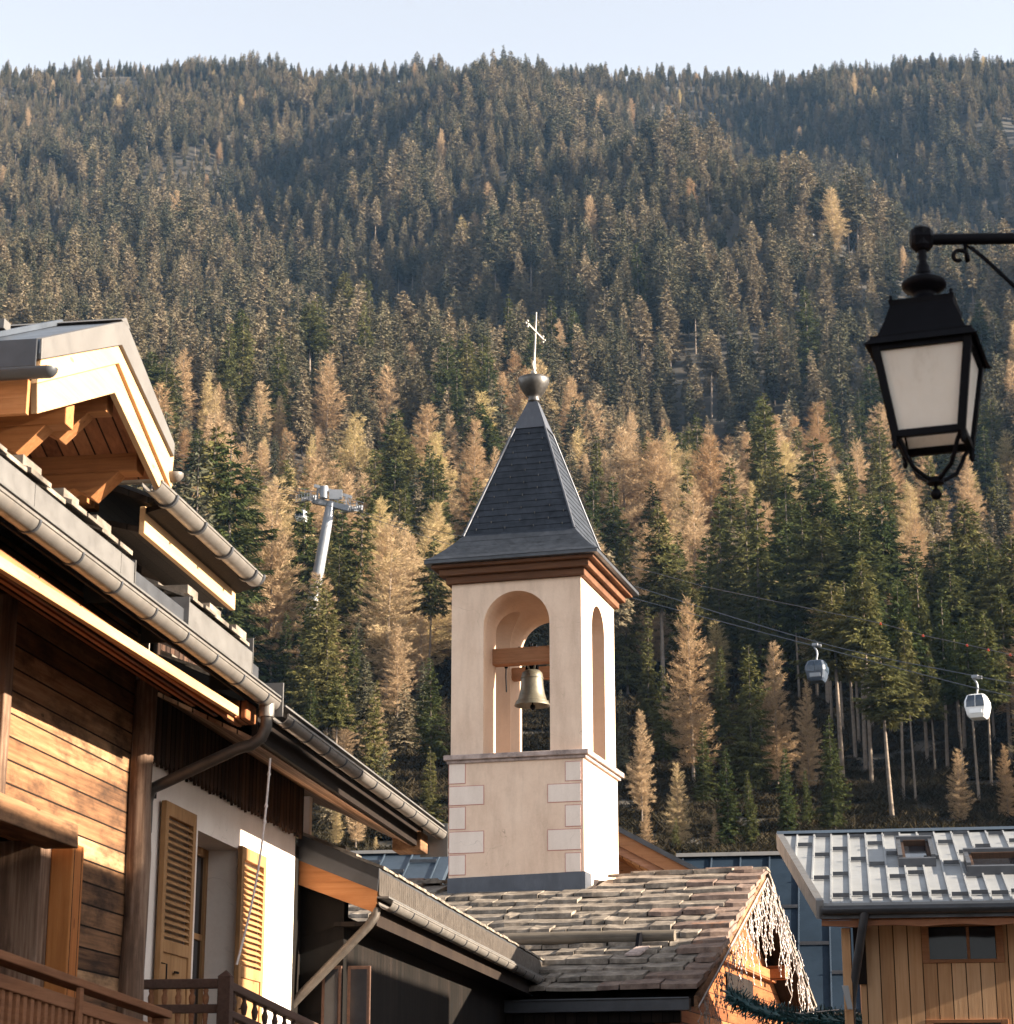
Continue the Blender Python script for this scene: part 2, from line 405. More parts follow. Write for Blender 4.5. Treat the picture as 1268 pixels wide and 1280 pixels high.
M['brush'] = foliage('dark_brushwood', [(.05,(.016,.015,.009)),(.5,(.032,.026,.016)),(1,(.06,.045,.028))], .1)
m = NM('forest_floor')
c = m.ramp(m.noise(.12, None, 9, .7), [(.3,(.012,.011,.008)),(.5,(.026,.021,.014)),(.7,(.055,.04,.027))])
M['ground'] = m.out(c, .95)
random.seed(7)

# ------------------------------------------------------------------ the setting: ground rising to the mountain
KY = np.array([-200, 60, 100, 150, 180, 250, 350, 500, 800, 1150, 1500, 1620, 1900, 2600], float)
KZ = np.array([-1.7, -1.7, 5, 16.5, 25, 48, 84, 152, 308, 525, 782, 812, 760, 560], float)
SKY_U = np.array([-700, 0, 60, 180, 250, 330, 400, 480, 560, 605, 650, 700, 760, 820, 880, 960, 1010, 1060, 1130, 1200, 1268, 1900], float)
SKY_V = np.array([78, 74, 76, 71, 74, 73, 74, 78, 80, 86, 84, 84, 82, 84, 85, 85, 84, 80, 76, 72, 70, 70], float)
def smooth(e0, e1, x):
    t = np.clip((x - e0) / (e1 - e0), 0, 1); return t * t * (3 - 2 * t)
CU = np.array([0., 1.]); CF = np.array([1., 1.])
def terr(x, y):
    x = np.asarray(x, float); y = np.asarray(y, float)
    amp = smooth(230, 800, y)
    yw = y + amp * (26 * np.sin(x / 120 + 1.3) + 14 * np.sin(x / 53 + y / 160))
    h = np.interp(yw, KY, KZ)
    h = h + amp * (13 * np.sin(x / 62 + y / 150 + .6) + 8 * np.sin(x / 37 - y / 95 + 2.1) + 3 * np.sin(x / 19 + y / 41))
    u = 634 + 2435 * x / np.maximum(y, 300)
    return h * (1 + (np.interp(u, CU, CF) - 1) * smooth(700, 1450, y))
CU = np.linspace(-500, 1800, 116); CF = np.ones(116)
_y = np.linspace(900, 1900, 140)
for _ in range(4):                                # bring the crest to the height it has in the photograph
    for k_ in range(len(CU)):
        _x = (CU[k_] - 634) / 2435 * _y
        el_ = (terr(_x, _y) / _y).max()
        r_ = ray(CU[k_], np.interp(CU[k_], SKY_U, SKY_V) + 24)
        CF[k_] *= (r_[2] / r_[1]) / el_
    CF = np.convolve(np.pad(CF, 1, 'edge'), [.15, .7, .15], 'valid')
def hit(u, v):
    r = ray(u, v); lo, hi = 60.0, 1600.0
    prev = 60.0
    for y in np.arange(90, 1600, 10):
        t = y / r[1]
        if terr(r[0] * t, y) > r[2] * t: hi = y; lo = prev; break
        prev = y
    for _ in range(24):
        md = (lo + hi) / 2; t = md / r[1]
        if terr(r[0] * t, md) > r[2] * t: hi = md
        else: lo = md
    t = hi / r[1]; return r[0] * t, hi, float(terr(r[0] * t, hi))

gx = np.concatenate([np.linspace(-1100, -450, 28), np.linspace(-440, 440, 150), np.linspace(450, 1100, 28)])
gy = np.concatenate([np.linspace(-150, 60, 8), np.linspace(70, 400, 60), np.linspace(408, 1700, 180), np.linspace(1720, 2600, 20)])
X, Y = np.meshgrid(gx, gy); Z = terr(X, Y)
nx, ny = len(gx), len(gy)
g = MB(); g.v = list(zip(X.ravel().tolist(), Y.ravel().tolist(), Z.ravel().tolist()))
g.f = [(j*nx+i, j*nx+i+1, (j+1)*nx+i+1, (j+1)*nx+i) for j in range(ny-1) for i in range(nx-1)]
g.m = [0]*len(g.f); g.sm = [True]*len(g.f)
tag(g.build('ground', M['ground']), kind='structure')

SNOW = []
def snow_patch(u, v, rx, ry, seed):
    cx, cy, _ = hit(u, v); SNOW.append((cx, cy, rx, ry))
    rs = random.Random(seed); b = MB(); n = 28; ph = [rs.uniform(0, 6) for _ in range(3)]
    pts = []
    for q in (1.0, .6, .25):
        for k in range(n):
            a = 2*math.pi*k/n
            rr = q*(1+.25*math.sin(2*a+ph[0])+.2*math.sin(3*a+ph[1])+.1*math.sin(5*a+ph[2]))
            x, y = cx+rx*rr*math.cos(a), cy+ry*rr*math.sin(a)
            pts.append((x, y, float(terr(x, y)) + .9*(1.05-q)+.05))
    fs = [(i*n+k, i*n+(k+1)%n, (i+1)*n+(k+1)%n, (i+1)*n+k) for i in range(2) for k in range(n)] + [tuple(range(2*n, 3*n))]
    b.add(pts, fs, 0, True)
    tag(b.build('snow_patch', M['snow']), kind='structure')
snow_patch(604, 96, 16, 26, 1)
snow_patch(1032, 300, 6, 12, 2); snow_patch(1108, 330, 5, 9, 3)

# haze: one closed box of thin air round camera, ground and mountain
m = NM('thin_mountain_air'); pv = m.n('VolumePrincipled')
pv.inputs['Color'].default_value = (.34, .6, 1, 1); pv.inputs['Density'].default_value = HAZE
pv.inputs['Anisotropy'].default_value = .1
m.l(pv.outputs[0], m.t.nodes['Material Output'].inputs['Volume']); m.t.nodes.remove(m.b)
if HAZE > 0:
    tag(MB().box(-1150, 1150, -200, 2650, -12, 900).build('haze', m.mat), kind='stuff')

# ------------------------------------------------------------------ left: the timber chalet beside the lane
L = Frame(9)
WALL = -4.87
ch = thing('timber_chalet', 'old timber chalet with plank wall, long zinc gutter and orange doorway at the left edge', 'chalet', L, (WALL, 12.0, -1.7))
b = MB()
b.box(WALL-.25, WALL, 2, 14.2, 1.8, 3.45).box(WALL-.25, WALL, 13.02, 14.2, -1.7, 1.8)
b.box(WALL-.25, WALL, 2, 10.4, -1.7, 1.8).box(WALL-.25, WALL, 10.4, 13.02, -1.7, -.3)
b.build('wall', M['old_wood'], ch)
b = MB().box(WALL-.62, WALL-.56, 10.3, 13.3, -.4, 1.9)
dr = b.build('door', M['orange_v'], ch)
MB().box(WALL-.56, WALL-.05, 12.74, 13.0, -.3, 1.8).build('door_jamb', M['post'], ch, .008)
MB().box(WALL-.05, WALL+.1, 12.9, 13.09, -.3, 1.8).build('door_post', M['orange_v'], ch, .012)
q = L.W(100, 1032, WALL+.2)
b = MB().hexa([(WALL-.02,8,q[2]-.16),(WALL+.2,8,q[2]-.16),(WALL+.2,q[1],q[2]-.14),(WALL-.02,q[1],q[2]-.14),
               (WALL-.02,8,q[2]+.03),(WALL+.2,8,q[2]+.03),(WALL+.2,q[1]-.03,q[2]),(WALL-.02,q[1]-.03,q[2])])
b.build('lintel_beam', M['old_beam'], ch, .006)
q = L.W(15, 800, WALL+.08)
MB().hexa([(WALL,q[1]-.06,1.86),(WALL+.08,q[1]-.06,1.86),(WALL+.08,q[1]+.06,1.86),(WALL,q[1]+.06,1.86),
           (WALL,q[1]-.05,3.1),(WALL+.08,q[1]-.05,3.1),(WALL+.08,q[1]+.07,3.1),(WALL,q[1]+.07,3.1)]).build('wall_batten', M['post'], ch, .008)
path = [(WALL+.06, 14.23+.02*math.sin(i*1.7), -1.7+i*.4) for i in range(13)]
MB().tube(path, [.105-.002*i+.006*math.sin(i*2.3) for i in range(13)], 10).build('corner_post', M['post'], ch)
# roof above the wall: slope rises to the left
RK = .44
S1 = 14.45
b = MB().prism([(-4.06,3,3.10),(-5.75,3,3.10+1.69*RK),(-5.75,3,3.22+1.69*RK),(-4.06,3,3.22)], (0,S1-3,0))
b.build('roof', M['dark_metal'], ch)
q0, q1 = L.W(0, 694, -4.06), L.W(299, 884, -4.06)
zf0, zf1 = q0[2], q1[2]; sf1 = q1[1]
kz = (zf1-zf0)/(q1[1]-q0[1]); zs = lambda s: zf0+kz*(s-q0[1])
b = MB().hexa([(-4.1,3,zs(3)-.062),(-4.06,3,zs(3)-.062),(-4.06,sf1,zf1-.062),(-4.1,sf1,zf1-.062),(-4.1,3,zs(3)),(-4.06,3,zs(3)),(-4.06,sf1,zf1),(-4.1,sf1,zf1)])
b.build('fascia', M['fascia_y'], ch, .004)
b = MB().prism([(-4.12,3,zf1-.04),(WALL+.01,3,zf1+.3),(WALL+.01,3,zf1+.34),(-4.12,3,zf1)], (0,S1-3.05,0))
for k in range(4):
    w = -4.14-.17*k; z = zf1-.04+(.34/.75)*(.17*k+.02)
    b.box(w-.03, w, 3, S1-.1, z-.035, z+.0)
b.build('soffit', M['red_soffit'], ch)
MB().box(-4.22, -4.05, S1-.3, S1-.05, 2.8, 2.93).build('rafter_end', M['red_soffit'], ch, .012)
MB().box(-4.06, -4.045, 3, S1, 2.93, 3.1).build('eave_board', M['dark_boards_w'], ch)
def gutter(parent, w, z, s0, s1, r, step, mat='zinc', ring=.007, first=.2, rw=.022, name='gutter'):
    g_ = MB().trough((w, s0, z), (w, s1, z), r, n=14)
    g_.box(w+r-.006, w+r+.006, s0, s1, z-.004, z+.012)
    go = g_.build(name, M[mat], parent)
    s = s0+first
    while s < s1-.02:
        MB().trough((w, s, z), (w, s+rw, z), r+ring, n=14, t=ring).build('gutter_bracket', M['dark_metal'], go)
        s += step
    MB().tube([(w, s1, z), (w, s1+.004, z)], .001, 4).build('gutter_cap', M[mat], go) if False else None
    return go
def halfdisc(parent, w, s, z, r, mat='zinc', name='gutter_cap'):
    pts = [(w+r*math.cos(math.pi+math.pi*i/12), s, z+r*math.sin(math.pi+math.pi*i/12)) for i in range(13)]
    return MB().prism(pts, (0,.006,0)).build(name, M[mat], parent)
GW = -3.95
gz = (L.W(0,632,GW)[2]+L.W(300,842,GW)[2])/2
g1 = gutter(ch, GW, gz, 6, S1-.02, .062, .62, first=.05)
halfdisc(g1, GW, S1-.022, gz, .062)
MB().box(-4.02, GW+.075, S1-.01, S1+.012, gz-.1, gz+.14).build('gutter_end_plate', M['sheet'], ch)
# sheet flashing panels, dark chute between them and slates lying on the edge
PW = -4.03
qa = L.W(169, 704, PW); qb = L.W(237, 752, PW); qc = L.W(316, 806, PW)
zt = qa[2]; zb = gz+.045
p1 = MB(); s = 6.0
while s < qa[1]-.05:
    e = min(s+1.35, qa[1]); p1.box(PW-.006, PW, s, e-.006, zb, zt+.0); s = e
p1.box(PW-.3, PW+.004, qa[1], qa[1]+.012, zb, zt+.02)
p1.build('flashing_panel', M['sheet'], ch)
p2 = MB().box(PW-.006, PW, qb[1], qc[1], zb, qb[2]).box(PW-.3, PW+.004, qb[1]-.012, qb[1], zb, qb[2]+.03).box(PW-.3, PW+.004, qc[1], qc[1]+.012, zb, qc[2]+.05)
p2.build('flashing_panel', M['sheet'], ch)
MB().prism([(PW,qa[1]+.013,zb+.01),(PW-.7,qa[1]+.013,zb+.36),(PW-.7,qa[1]+.013,zb+.39),(PW,qa[1]+.013,zb+.04)], (0,qb[1]-qa[1]-.03,0)).build('roof_chute', M['dark_metal'], ch)
MB().box(PW+.01, GW+.07, 6, S1-.03, zb-.02, zb-.008).build('drip_edge', M['sheet'], ch)
rs = random.Random(5)
sl = MB()
for lo, hi, z0 in ((6.2, qa[1]-.02, zt), (qb[1]+.02, qc[1]-.03, qb[2])):
    s = lo
    k = 0
    while s < hi-.1:
        ln = rs.uniform(.2,.34); e = min(s+ln, hi); th = rs.uniform(.018,.03)
        for row in range(4):
            w0 = PW+.02-row*.24+rs.uniform(-.02,.02); z = z0+.012+row*.24*RK+rs.uniform(0,.012)
            sl.prism([(w0,s,z),(w0-.42,s,z+.42*RK-.02),(w0-.42,s,z+.42*RK+th-.02),(w0,s,z+th)], (0,e-s-.014,0))
        if k % 2 == 0:
            sl.box(PW-.19, PW-.03, s+.03, s+.03+rs.uniform(.2,.26), z0+.07, z0+.125)
            sl.box(PW-.2, PW-.02, s+.1, s+.13, z0+.02, z0+.07)
        s = e; k += 1
sl.build('roof_slates', M['slate'], ch)
# downpipe swinging back from the gutter to the corner post
zq = gz-.05
pp = [(GW,14.3,gz-.03),(GW,14.3,gz-.12),(GW+.0,14.3,gz-.2),(GW-.03,14.3,gz-.27),(GW-.1,14.3,gz-.32),(GW-.2,14.3,gz-.345),(WALL+.2,14.34,gz-.56),(WALL+.1,14.35,gz-.6),(WALL+.07,14.36,gz-.68),(WALL+.07,14.36,gz-.9)]
dp = MB().tube(pp, .042, 12).build('downpipe', M['zinc_dark'], ch)
MB().tube([(GW,14.3,gz-.03),(GW,14.3,gz-.13)], .055, 12).build('pipe_collar', M['zinc'], dp)
MB().box(WALL, WALL+.12, 14.37, 14.41, gz-.66, gz-.62).build('pipe_clip', M['iron'], dp)

# ---- gabled upper chalet behind and above
UW = -5.55
up = thing('gabled_chalet', 'upper timber chalet with sunlit gable boards and grey metal roof at the upper left', 'chalet', L, (UW, 13.0, -1.7))
MB().box(UW-.25, UW, 8, 15.75, -1.7, 4.05).build('wall', M['old_wood_v'], up)
GPW = -4.35
P = lambda u, v, w=GPW: L.W(u, v, w)
apx, rgt, lft = P(158,401), P(219,555), P(53,423)
def board(name, px, w, t, mat, bevel=.003):
    return MB().prism([P(u, v, w) for u, v in px], (-t,0,0)).build(name, M[mat], up, bevel)
board('verge_cap', [(52,449),(53,423),(158,401),(219,555),(218,571),(153,431)], GPW, .05, 'cap')
board('upper_fascia', [(47,479),(52,448),(153,430),(218,569),(214,610),(149,454)], GPW-.025, .04, 'pale_y')
board('lower_fascia', [(47,517),(47,478),(149,453),(216,606),(208,628),(144,491)], GPW-.05, .04, 'pale_y')
WB = -9.0
def slope(sa, za, sb, zb_, w0, w1, t0, t1, mat, name):
    return MB().prism([(w0,sa,za-t0),(w0,sb,zb_-t0),(w0,sb,zb_-t1),(w0,sa,za-t1)], (w1-w0,0,0)).build(name, M[mat], up)
r1 = slope(apx[1], apx[2], lft[1], lft[2], GPW-.01, WB, 0.005, .09, 'roof_dark', 'roof')
r2 = slope(apx[1], apx[2], rgt[1], rgt[2], GPW-.01, WB, 0.005, .09, 'roof_dark', 'roof')
slope(apx[1], apx[2], lft[1]+.1, lft[2]+.05, GPW-.1, UW-.2, .28, .32, 'red_soffit', 'soffit')  # darker boards put recess shade into the soffit colour, setting off the purlins
slope(apx[1], apx[2], rgt[1]-.1, rgt[2]+.05, GPW-.1, UW-.2, .28, .32, 'red_soffit', 'soffit')
for ro, e in ((r1, lft), (r2, rgt)):
    se = MB(); w = GPW-.42
    while w > WB:
        se.prism([(w,apx[1],apx[2]),(w,e[1],e[2]),(w,e[1],e[2]+.035),(w,apx[1],apx[2]+.035)], (-.03,0,0)); w -= .5
    se.build('standing_seams', M['roof_dark'], ro)
MB().prism([(GPW,apx[1]-.09,apx[2]-.025),(GPW,apx[1],apx[2]+.02),(GPW,apx[1]+.09,apx[2]-.025)], (WB-GPW,0,0)).build('ridge_cap', M['cap'], up)
# snow bars on the near slope
for w0, w1 in ((-5.1,-4.78),(-5.9,-5.3)):
    f = .62; s = apx[1]+(lft[1]-apx[1])*f; z = apx[2]+(lft[2]-apx[2])*f
    MB().box(w0, w1, s-.05, s+.05, z+.03, z+.09).build('snow_bar', M['cap'], up)
# near eave with its gutter, seen from the front
ze = P(47,517)[2]; se_ = P(47,517)[1]
MB().box(WB, GPW-.06, se_-.02, se_+.02, ze, ze+.2).build('eave_fascia', M['orange_x'], up)
MB().box(WB, GPW-.02, lft[1]-.03, lft[1]-.015, lft[2]-.17, lft[2]-.01).build('eave_flashing', M['dark_metal'], up)
q = L.S(60, 467, lft[1]-.1)
g_ = MB().trough((q[0],q[1],q[2]+.03), (WB,q[1],q[2]+.03), .055)
g_.lathe([(.055*math.cos(a*math.pi/12), -.055*math.sin(a*math.pi/12)) for a in range(7)], (q[0],q[1],q[2]+.03), 14)
g_.build('gutter', M['dark_metal'], up)
q = L.S(219, 592, P(213,600)[1]+.1)
g_ = MB().trough((q[0],q[1],q[2]), (WB,q[1],q[2]), .06)
g_.lathe([(.06*math.cos(a*math.pi/12), -.06*math.sin(a*math.pi/12)) for a in range(7)], (q[0],q[1],q[2]), 14)
g_.build('gutter', M['zinc'], up)
# purlins carrying the gable, ends cut back to a corbel
def purlin(u, v, ht=.19, wd=.13, low=True, w1=GPW-.14):
    _, s, z = L.W(u, v, w1)
    MB().box(UW-.1, w1, s-wd/2, s+wd/2, z-ht/2, z+ht/2).build('purlin', M['orange_x'], up, .006)
    if low:
        zz = z-ht/2; d = .17
        MB().prism([(UW-.1,s-wd/2,zz),(w1-.12,s-wd/2,zz),(w1-.3,s-wd/2,zz-d),(w1-.42,s-wd/2,zz-d*.6),(w1-.55,s-wd/2,zz-d),(UW-.1,s-wd/2,zz-d)], (0,wd,0)).build('corbel', M['orange_x'], up, .004)
purlin(138, 504, .15, .12); purlin(88, 518, .16, .13); purlin(176, 574, .2, .15)
_, s, z = L.W(112, 622, -5.0)
for k in (-.09, .05): MB().box(-5.06, -4.98, s+k, s+k+.1, z-.06, z+.16).build('purlin_block', M['orange_x'], up, .004)
q0, q1 = L.W(0, 557, -5.2), L.W(64, 598, -5.2)
MB().hexa([(UW,8,q0[2]-.2),(-5.2,8,q0[2]-.2),(-5.2,q1[1],q1[2]-.15),(UW,q1[1],q1[2]-.15),(UW,8,q0[2]+.0),(-5.2,8,q0[2]+.0),(-5.2,q1[1],q1[2]),(UW,q1[1],q1[2])]).build('balcony_board', M['orange_y'], up, .006)
MB().box(UW, UW+.06, 12.9, 13.02, 3.2, 4.4).build('wall_post', M['old_wood_v'], up, .005)
# main eave running on beyond the gable
gw = -4.4
FW = -4.58
S0 = 13.38; f1 = L.W(294, 763, FW)
zz = f1[2]; S2 = f1[1]
MB().box(FW-.04, FW, S0, S2, zz, zz+.19).build('fascia', M['pale_y'], up, .004)
MB().prism([(FW-.04,S0,zz+.01),(UW,S0,zz+.25),(UW,S0,zz+.29),(FW-.04,S0,zz+.05)], (0,S2-S0,0)).build('soffit', M['dark_boards_w'], up)
MB().prism([(FW+.02,S0,zz+.21),(-9,S0,zz+1.99),(-9,S0,zz+2.07),(-4.5,S0,zz+.23)], (0,S2-S0+.05,0)).build('roof', M['dark_boards_w'], up)
MB().prism([(-4.5,S0+.02,zz+.235),(-9,S0+.02,zz+2.075),(-9,S0+.02,zz+2.1),(-4.5,S0+.02,zz+.26)], (0,S2-S0+.02,0)).build('roof_sheet', M['roof_dark'], up)
MB().prism([(FW+.003,S0,zz+.14),(gw-.0,S0,zz+.19),(gw-.0,S0,zz+.21),(FW+.003,S0,zz+.18)], (0,S2-S0+.03,0)).build('eave_board', M['dark_boards_w'], up)
g0, g1_ = L.W(214, 612, gw), L.W(318, 722, gw)
gu = gutter(up, gw, g1_[2]+.0, 12.95, g1_[1], .068, .66, ring=.016, first=.3, rw=.035)
halfdisc(gu, gw, g1_[1], g1_[2]+.02, .068)
MB().trough((gw,g1_[1]-.01,g1_[2]+.02),(gw,g1_[1]+.03,g1_[2]+.02),.084,t=.016).build('gutter_bracket', M['dark_metal'], gu)
for s in (13.2, 13.9, 14.6, 15.3, 15.7):
    MB().box(UW, -5.02, s-.05, s+.05, zz-.1, zz+.12).build('wall_corbel', M['dark_boards_w'], up, .005)

# ---- white-walled house with shutters
wh = thing('white_walled_house', 'off-white plastered house with ochre louvred shutters and overhanging boarded eave, left of the bell tower', 'house', L, (WALL, 16.5, -1.7))
CE = 18.72
oa, ob = L.W(247, 1060, WALL)[1], L.W(299, 1100, WALL)[1]
ot = L.W(299, 1062, WALL)[2]
b = MB().box(WALL-.4, WALL, 14.34, oa, -1.7, 3.5).box(WALL-.4, WALL, ob, CE, -1.7, 3.5).box(WALL-.4, WALL, oa, ob, ot, 3.5).box(WALL-.4, WALL, oa, ob, -1.7, .45)
b.build('wall', M['white_wall'], wh)
wf = WALL-.26
b = MB().box(wf-.05, wf, oa, oa+.07, .45, ot).box(wf-.05, wf, ob-.07, ob, .45, ot).box(wf-.05, wf, oa+.07, ob-.07, ot-.07, ot).box(wf-.05, wf, oa+.07, ob-.07, .45, .55)
b.box(wf-.05, wf+.01, (oa+ob)/2-.04, (oa+ob)/2+.04, .55, ot-.07).box(wf-.045, wf-.005, oa+.07, ob-.07, 1.55, 1.6)
wi = b.build('window', M['shutter'], wh, .004)
MB().box(wf-.03, wf-.022, oa+.05, ob-.05, .5, ot-.04).build('pane', M['glass'], wi)
MB().box(WALL-.2, WALL+.05, oa-.05, ob+.05, .38, .45).build('window_sill', M['ledge'], wh, .01)
def shutter(s0, s1, zt, zb):
    x0, x1 = WALL+.02, WALL+.06
    b = MB().box(x0, x1, s0, s0+.075, zb, zt).box(x0, x1, s1-.075, s1, zb, zt)
    zm = zt-(zt-zb)*.5
    for za, zc in ((zt-.1, zt), (zm-.09, zm), (zb, zb+.1)): b.box(x0, x1, s0+.075, s1-.075, za, zc)
    sh = b.build('shutter', M['shutter'], wh, .004)
    l = MB(); z = zm+.02
    while z < zt-.13:
        l.hexa([(x0+.002,s0+.075,z+.03),(x1-.002,s0+.075,z),(x1-.002,s1-.075,z),(x0+.002,s1-.075,z+.03),(x0+.002,s0+.075,z+.04),(x1-.002,s0+.075,z+.01),(x1-.002,s1-.075,z+.01),(x0+.002,s1-.075,z+.04)]); z += .047
    l.build('louvres', M['shutter'], sh)
    MB().box(x0+.008, x1-.014, s0+.075, s1-.075, zb+.1, zm-.09).build('lower_panel', M['shutter'], sh)
    MB().box(x1, x1+.012, (s0+s1)/2-.045, (s0+s1)/2+.045, zm-.22, zm-.205).build('slot', M['iron'], sh)
    MB().tube([(x1,s0+.035,zm-.17),(x1+.04,s0+.035,zm-.18),(x1+.04,s0+.035,zm-.33),(x1,s0+.035,zm-.34)], .006, 6).build('handle', M['iron'], sh)
q = L.W(209, 1000, WALL+.06); q2 = L.W(247, 1019, WALL+.06)
shutter(q[1], q2[1], q[2], .42)
q = L.W(304, 1057, WALL+.06); q2 = L.W(334, 1074, WALL+.06)
shutter(q[1], q2[1], q[2], .42)
# fringe of pointed boards below the eave
fr = MB(); s = 14.36; zA, zB = L.W(205, 962, WALL+.06)[2], L.W(374, 1047, WALL+.06)[2]
rs = random.Random(3)
while s < CE:
    t_ = (s-14.36)/(CE-14.36); z = zA+(zB-zA)*t_+rs.uniform(-.012,.012); e = s+.088
    fr.prism([(WALL+.04,s,3.5),(WALL+.04,s,z+.06),(WALL+.04,(s+e)/2,z),(WALL+.04,e,z+.06),(WALL+.04,e,3.5)], (.022,0,0)); s = e+.012
fr.build('board_fringe', M['dark_boards'], wh)
SA, SB = 14.47, L.W(552, 1032, -3.9)[1]
gz2 = (L.W(355,898,-3.9)[2]+L.W(540,1034,-3.9)[2])/2
g2 = gutter(wh, -3.9, gz2, SA, SB-.05, .06, .55, first=.15)
halfdisc(g2, -3.9, SB-.05, gz2, .06)
MB().box(-4.1, -3.83, SB-.03, SB-.015, gz2-.22, gz2+.1).build('gutter_end_plate', M['sheet'], wh)
MB().prism([(-4.0,SA,gz2+.03),(-6.6,SA,gz2+1.17),(-6.6,SA,gz2+1.27),(-3.95,SA,gz2+.09)], (0,SB-SA-.06,0)).build('roof', M['dark_metal'], wh)
MB().box(-4.02, -3.86, SA, SB-.05, gz2+.062, gz2+.075).build('drip_edge', M['sheet'], wh)
sl = MB(); s = SA+.05
while s < SB-.3:
    e = s+rs.uniform(.22,.4)
    for row in range(6):
        w0 = -3.94-row*.26; z = gz2+.1+row*.26*RK+rs.uniform(0,.012); th = rs.uniform(.015,.028)
        sl.prism([(w0,s,z),(w0-.42,s,z+.42*RK-.02),(w0-.42,s,z+.42*RK+th-.02),(w0,s,z+th)], (0,e-s-.014,0))
    s = e
sl.build('roof_slates', M['slate'], wh)
MB().box(-4.1, -4.06, SA, SB-.1, gz2-.16, gz2+.05).build('fascia', M['dark_boards_w'], wh)
MB().prism([(-4.1,SA,gz2-.17),(WALL+.07,SA,gz2+.17),(WALL+.07,SA,gz2+.2),(-4.1,SA,gz2-.14)], (0,SB-SA-.12,0)).build('soffit', M['grey_soffit'], wh)
MB().prism([(WALL+.06,CE,gz2+.18),(-6.6,CE,gz2+.9),(-6.6,CE,gz2+.94),(WALL+.06,CE,gz2+.21)], (0,SB-CE-.12,0)).build('gable_soffit', M['grey_soffit'], wh)
MB().box(-4.3, -4.02, SB-.4, SB-.06, gz2-.2, gz2-.02).build('rafter_end', M['old_beam'], wh, .01)
q = L.S(383, 990, CE+.3)
MB().box(q[0]-.05, q[0]+.05, CE+.27, CE+.35, L.S(383,1052,CE+.3)[2], gz2+.15).build('eave_post', M['white_wall'], wh, .01)

# ---- lean-to shed
SV = 18.85
va, vb = L.S(374, 1042, SV), L.S(474, 1085, SV)
we = vb[0]
sh = thing('lean_to_shed', 'dark boarded lean-to with sheet-metal verge and sloping gutter, in front of the slate church roof', 'shed', L, ((WALL+we)/2, SV, -1.7))
MB().prism([L.S(374,1042,SV),L.S(474,1085,SV),L.S(472,1114,SV),L.S(368,1073,SV)], (0,.03,0)).build('verge_sheet', M['dark_metal'], sh)
MB().prism([L.S(368,1072,SV+.02),L.S(472,1114,SV+.02),L.S(469,1141,SV+.02),L.S(366,1103,SV+.02)], (0,.05,0)).build('verge_board', M['orange_x'], sh)
SE = L.W(697, 1241, we+.05)[1]
ksh = (vb[2]-va[2])/(vb[0]-va[0])
MB().prism([va, vb, (vb[0],SV,vb[2]-.1), (va[0],SV,va[2]-.1)], (0,SE-SV,0)).build('roof', M['dark_metal'], sh)
zg = L.W(697,1238,we+.05)[2]
zg0 = L.W(474,1122,we+.05)[2]
zgm = (zg+zg0)/2
g3 = gutter(sh, we+.06, zgm, SV+.02, SE, .065, .7, first=.25)
halfdisc(g3, we+.06, SE, zgm, .065)
pz0 = L.W(480,1103,we)[2]
b = MB(); s = SV+.02
while s < SE-.35: b.box(we-.005, we+.002, s, s+.09, zgm+.06, vb[2]-.02); s += .096
b.build('flashing_panel', M['zinc_dark'], sh)  # flashing lies in shade; the darker zinc holds that shade in its colour
MB().box(we-.02, we+.09, SV+.02, SE-.1, zgm+.035, zgm+.05).build('drip_edge', M['sheet'], sh)
sl = MB(); s = SV+.1
while s < SE-.3:
    e = s+rs.uniform(.16,.3)
    for row in range(3):
        w0 = we+.02-row*.25; z = vb[2]-row*.25*ksh+rs.uniform(0,.012); th = rs.uniform(.018,.03)
        sl.prism([(w0,s,z),(w0-.4,s,z-.4*ksh-.02),(w0-.4,s,z-.4*ksh+th-.02),(w0,s,z+th)], (0,e-s-.014,0))
    s = e
sl.build('roof_slates', M['slate'], sh)
MB().box(we-.42, we-.03, SV+.08, SE-.06, zgm-.2, zgm-.16).build('soffit', M['dark_boards_w'], sh)
MB().box(we-.06, we-.03, SV+.08, SE-.06, zgm-.16, vb[2]-.11).build('eave_board', M['dark_boards_w'], sh)
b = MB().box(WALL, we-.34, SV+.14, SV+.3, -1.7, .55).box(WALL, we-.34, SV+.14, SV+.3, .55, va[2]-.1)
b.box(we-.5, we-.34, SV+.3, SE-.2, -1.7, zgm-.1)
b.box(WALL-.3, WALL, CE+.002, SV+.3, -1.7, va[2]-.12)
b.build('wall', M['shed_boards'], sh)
for u0, u1 in ((408,424),(440,460)):
    A_, B_ = L.S(u0, 1212, SV+.14), L.S(u1, 1212, SV+.14)
    w_ = MB().box(A_[0]-.03, B_[0]+.03, SV+.11, SV+.14, -.6, A_[2]+.03).build('window', M['rail_dark'], sh, .004)
    MB().box(A_[0], B_[0], SV+.1, SV+.112, -.55, A_[2]).build('pane', M['glass'], w_)
q0, q1 = L.S(470,1142,SV+.03), L.S(366,1256,SV+.03)
dp = MB().tube([(q0[0],SV+.06,zgm-.05),(q0[0]-.01,SV+.05,q0[2]-.02),(q0[0]-.06,SV+.03,q0[2]-.1),(q1[0],SV+.0,q1[2]),(q1[0]-.08,SV+.0,q1[2]-.09),(q1[0]-.1,SV,q1[2]-.3),(q1[0]-.1,SV,-1.5)], .042, 12).build('downpipe', M['zinc_dark'], sh)
MB().box(we-.02, we+.14, SE-.02, SE+.14, zgm-.55, zgm+.05).build('gutter_hopper', M['zinc'], sh, .01)

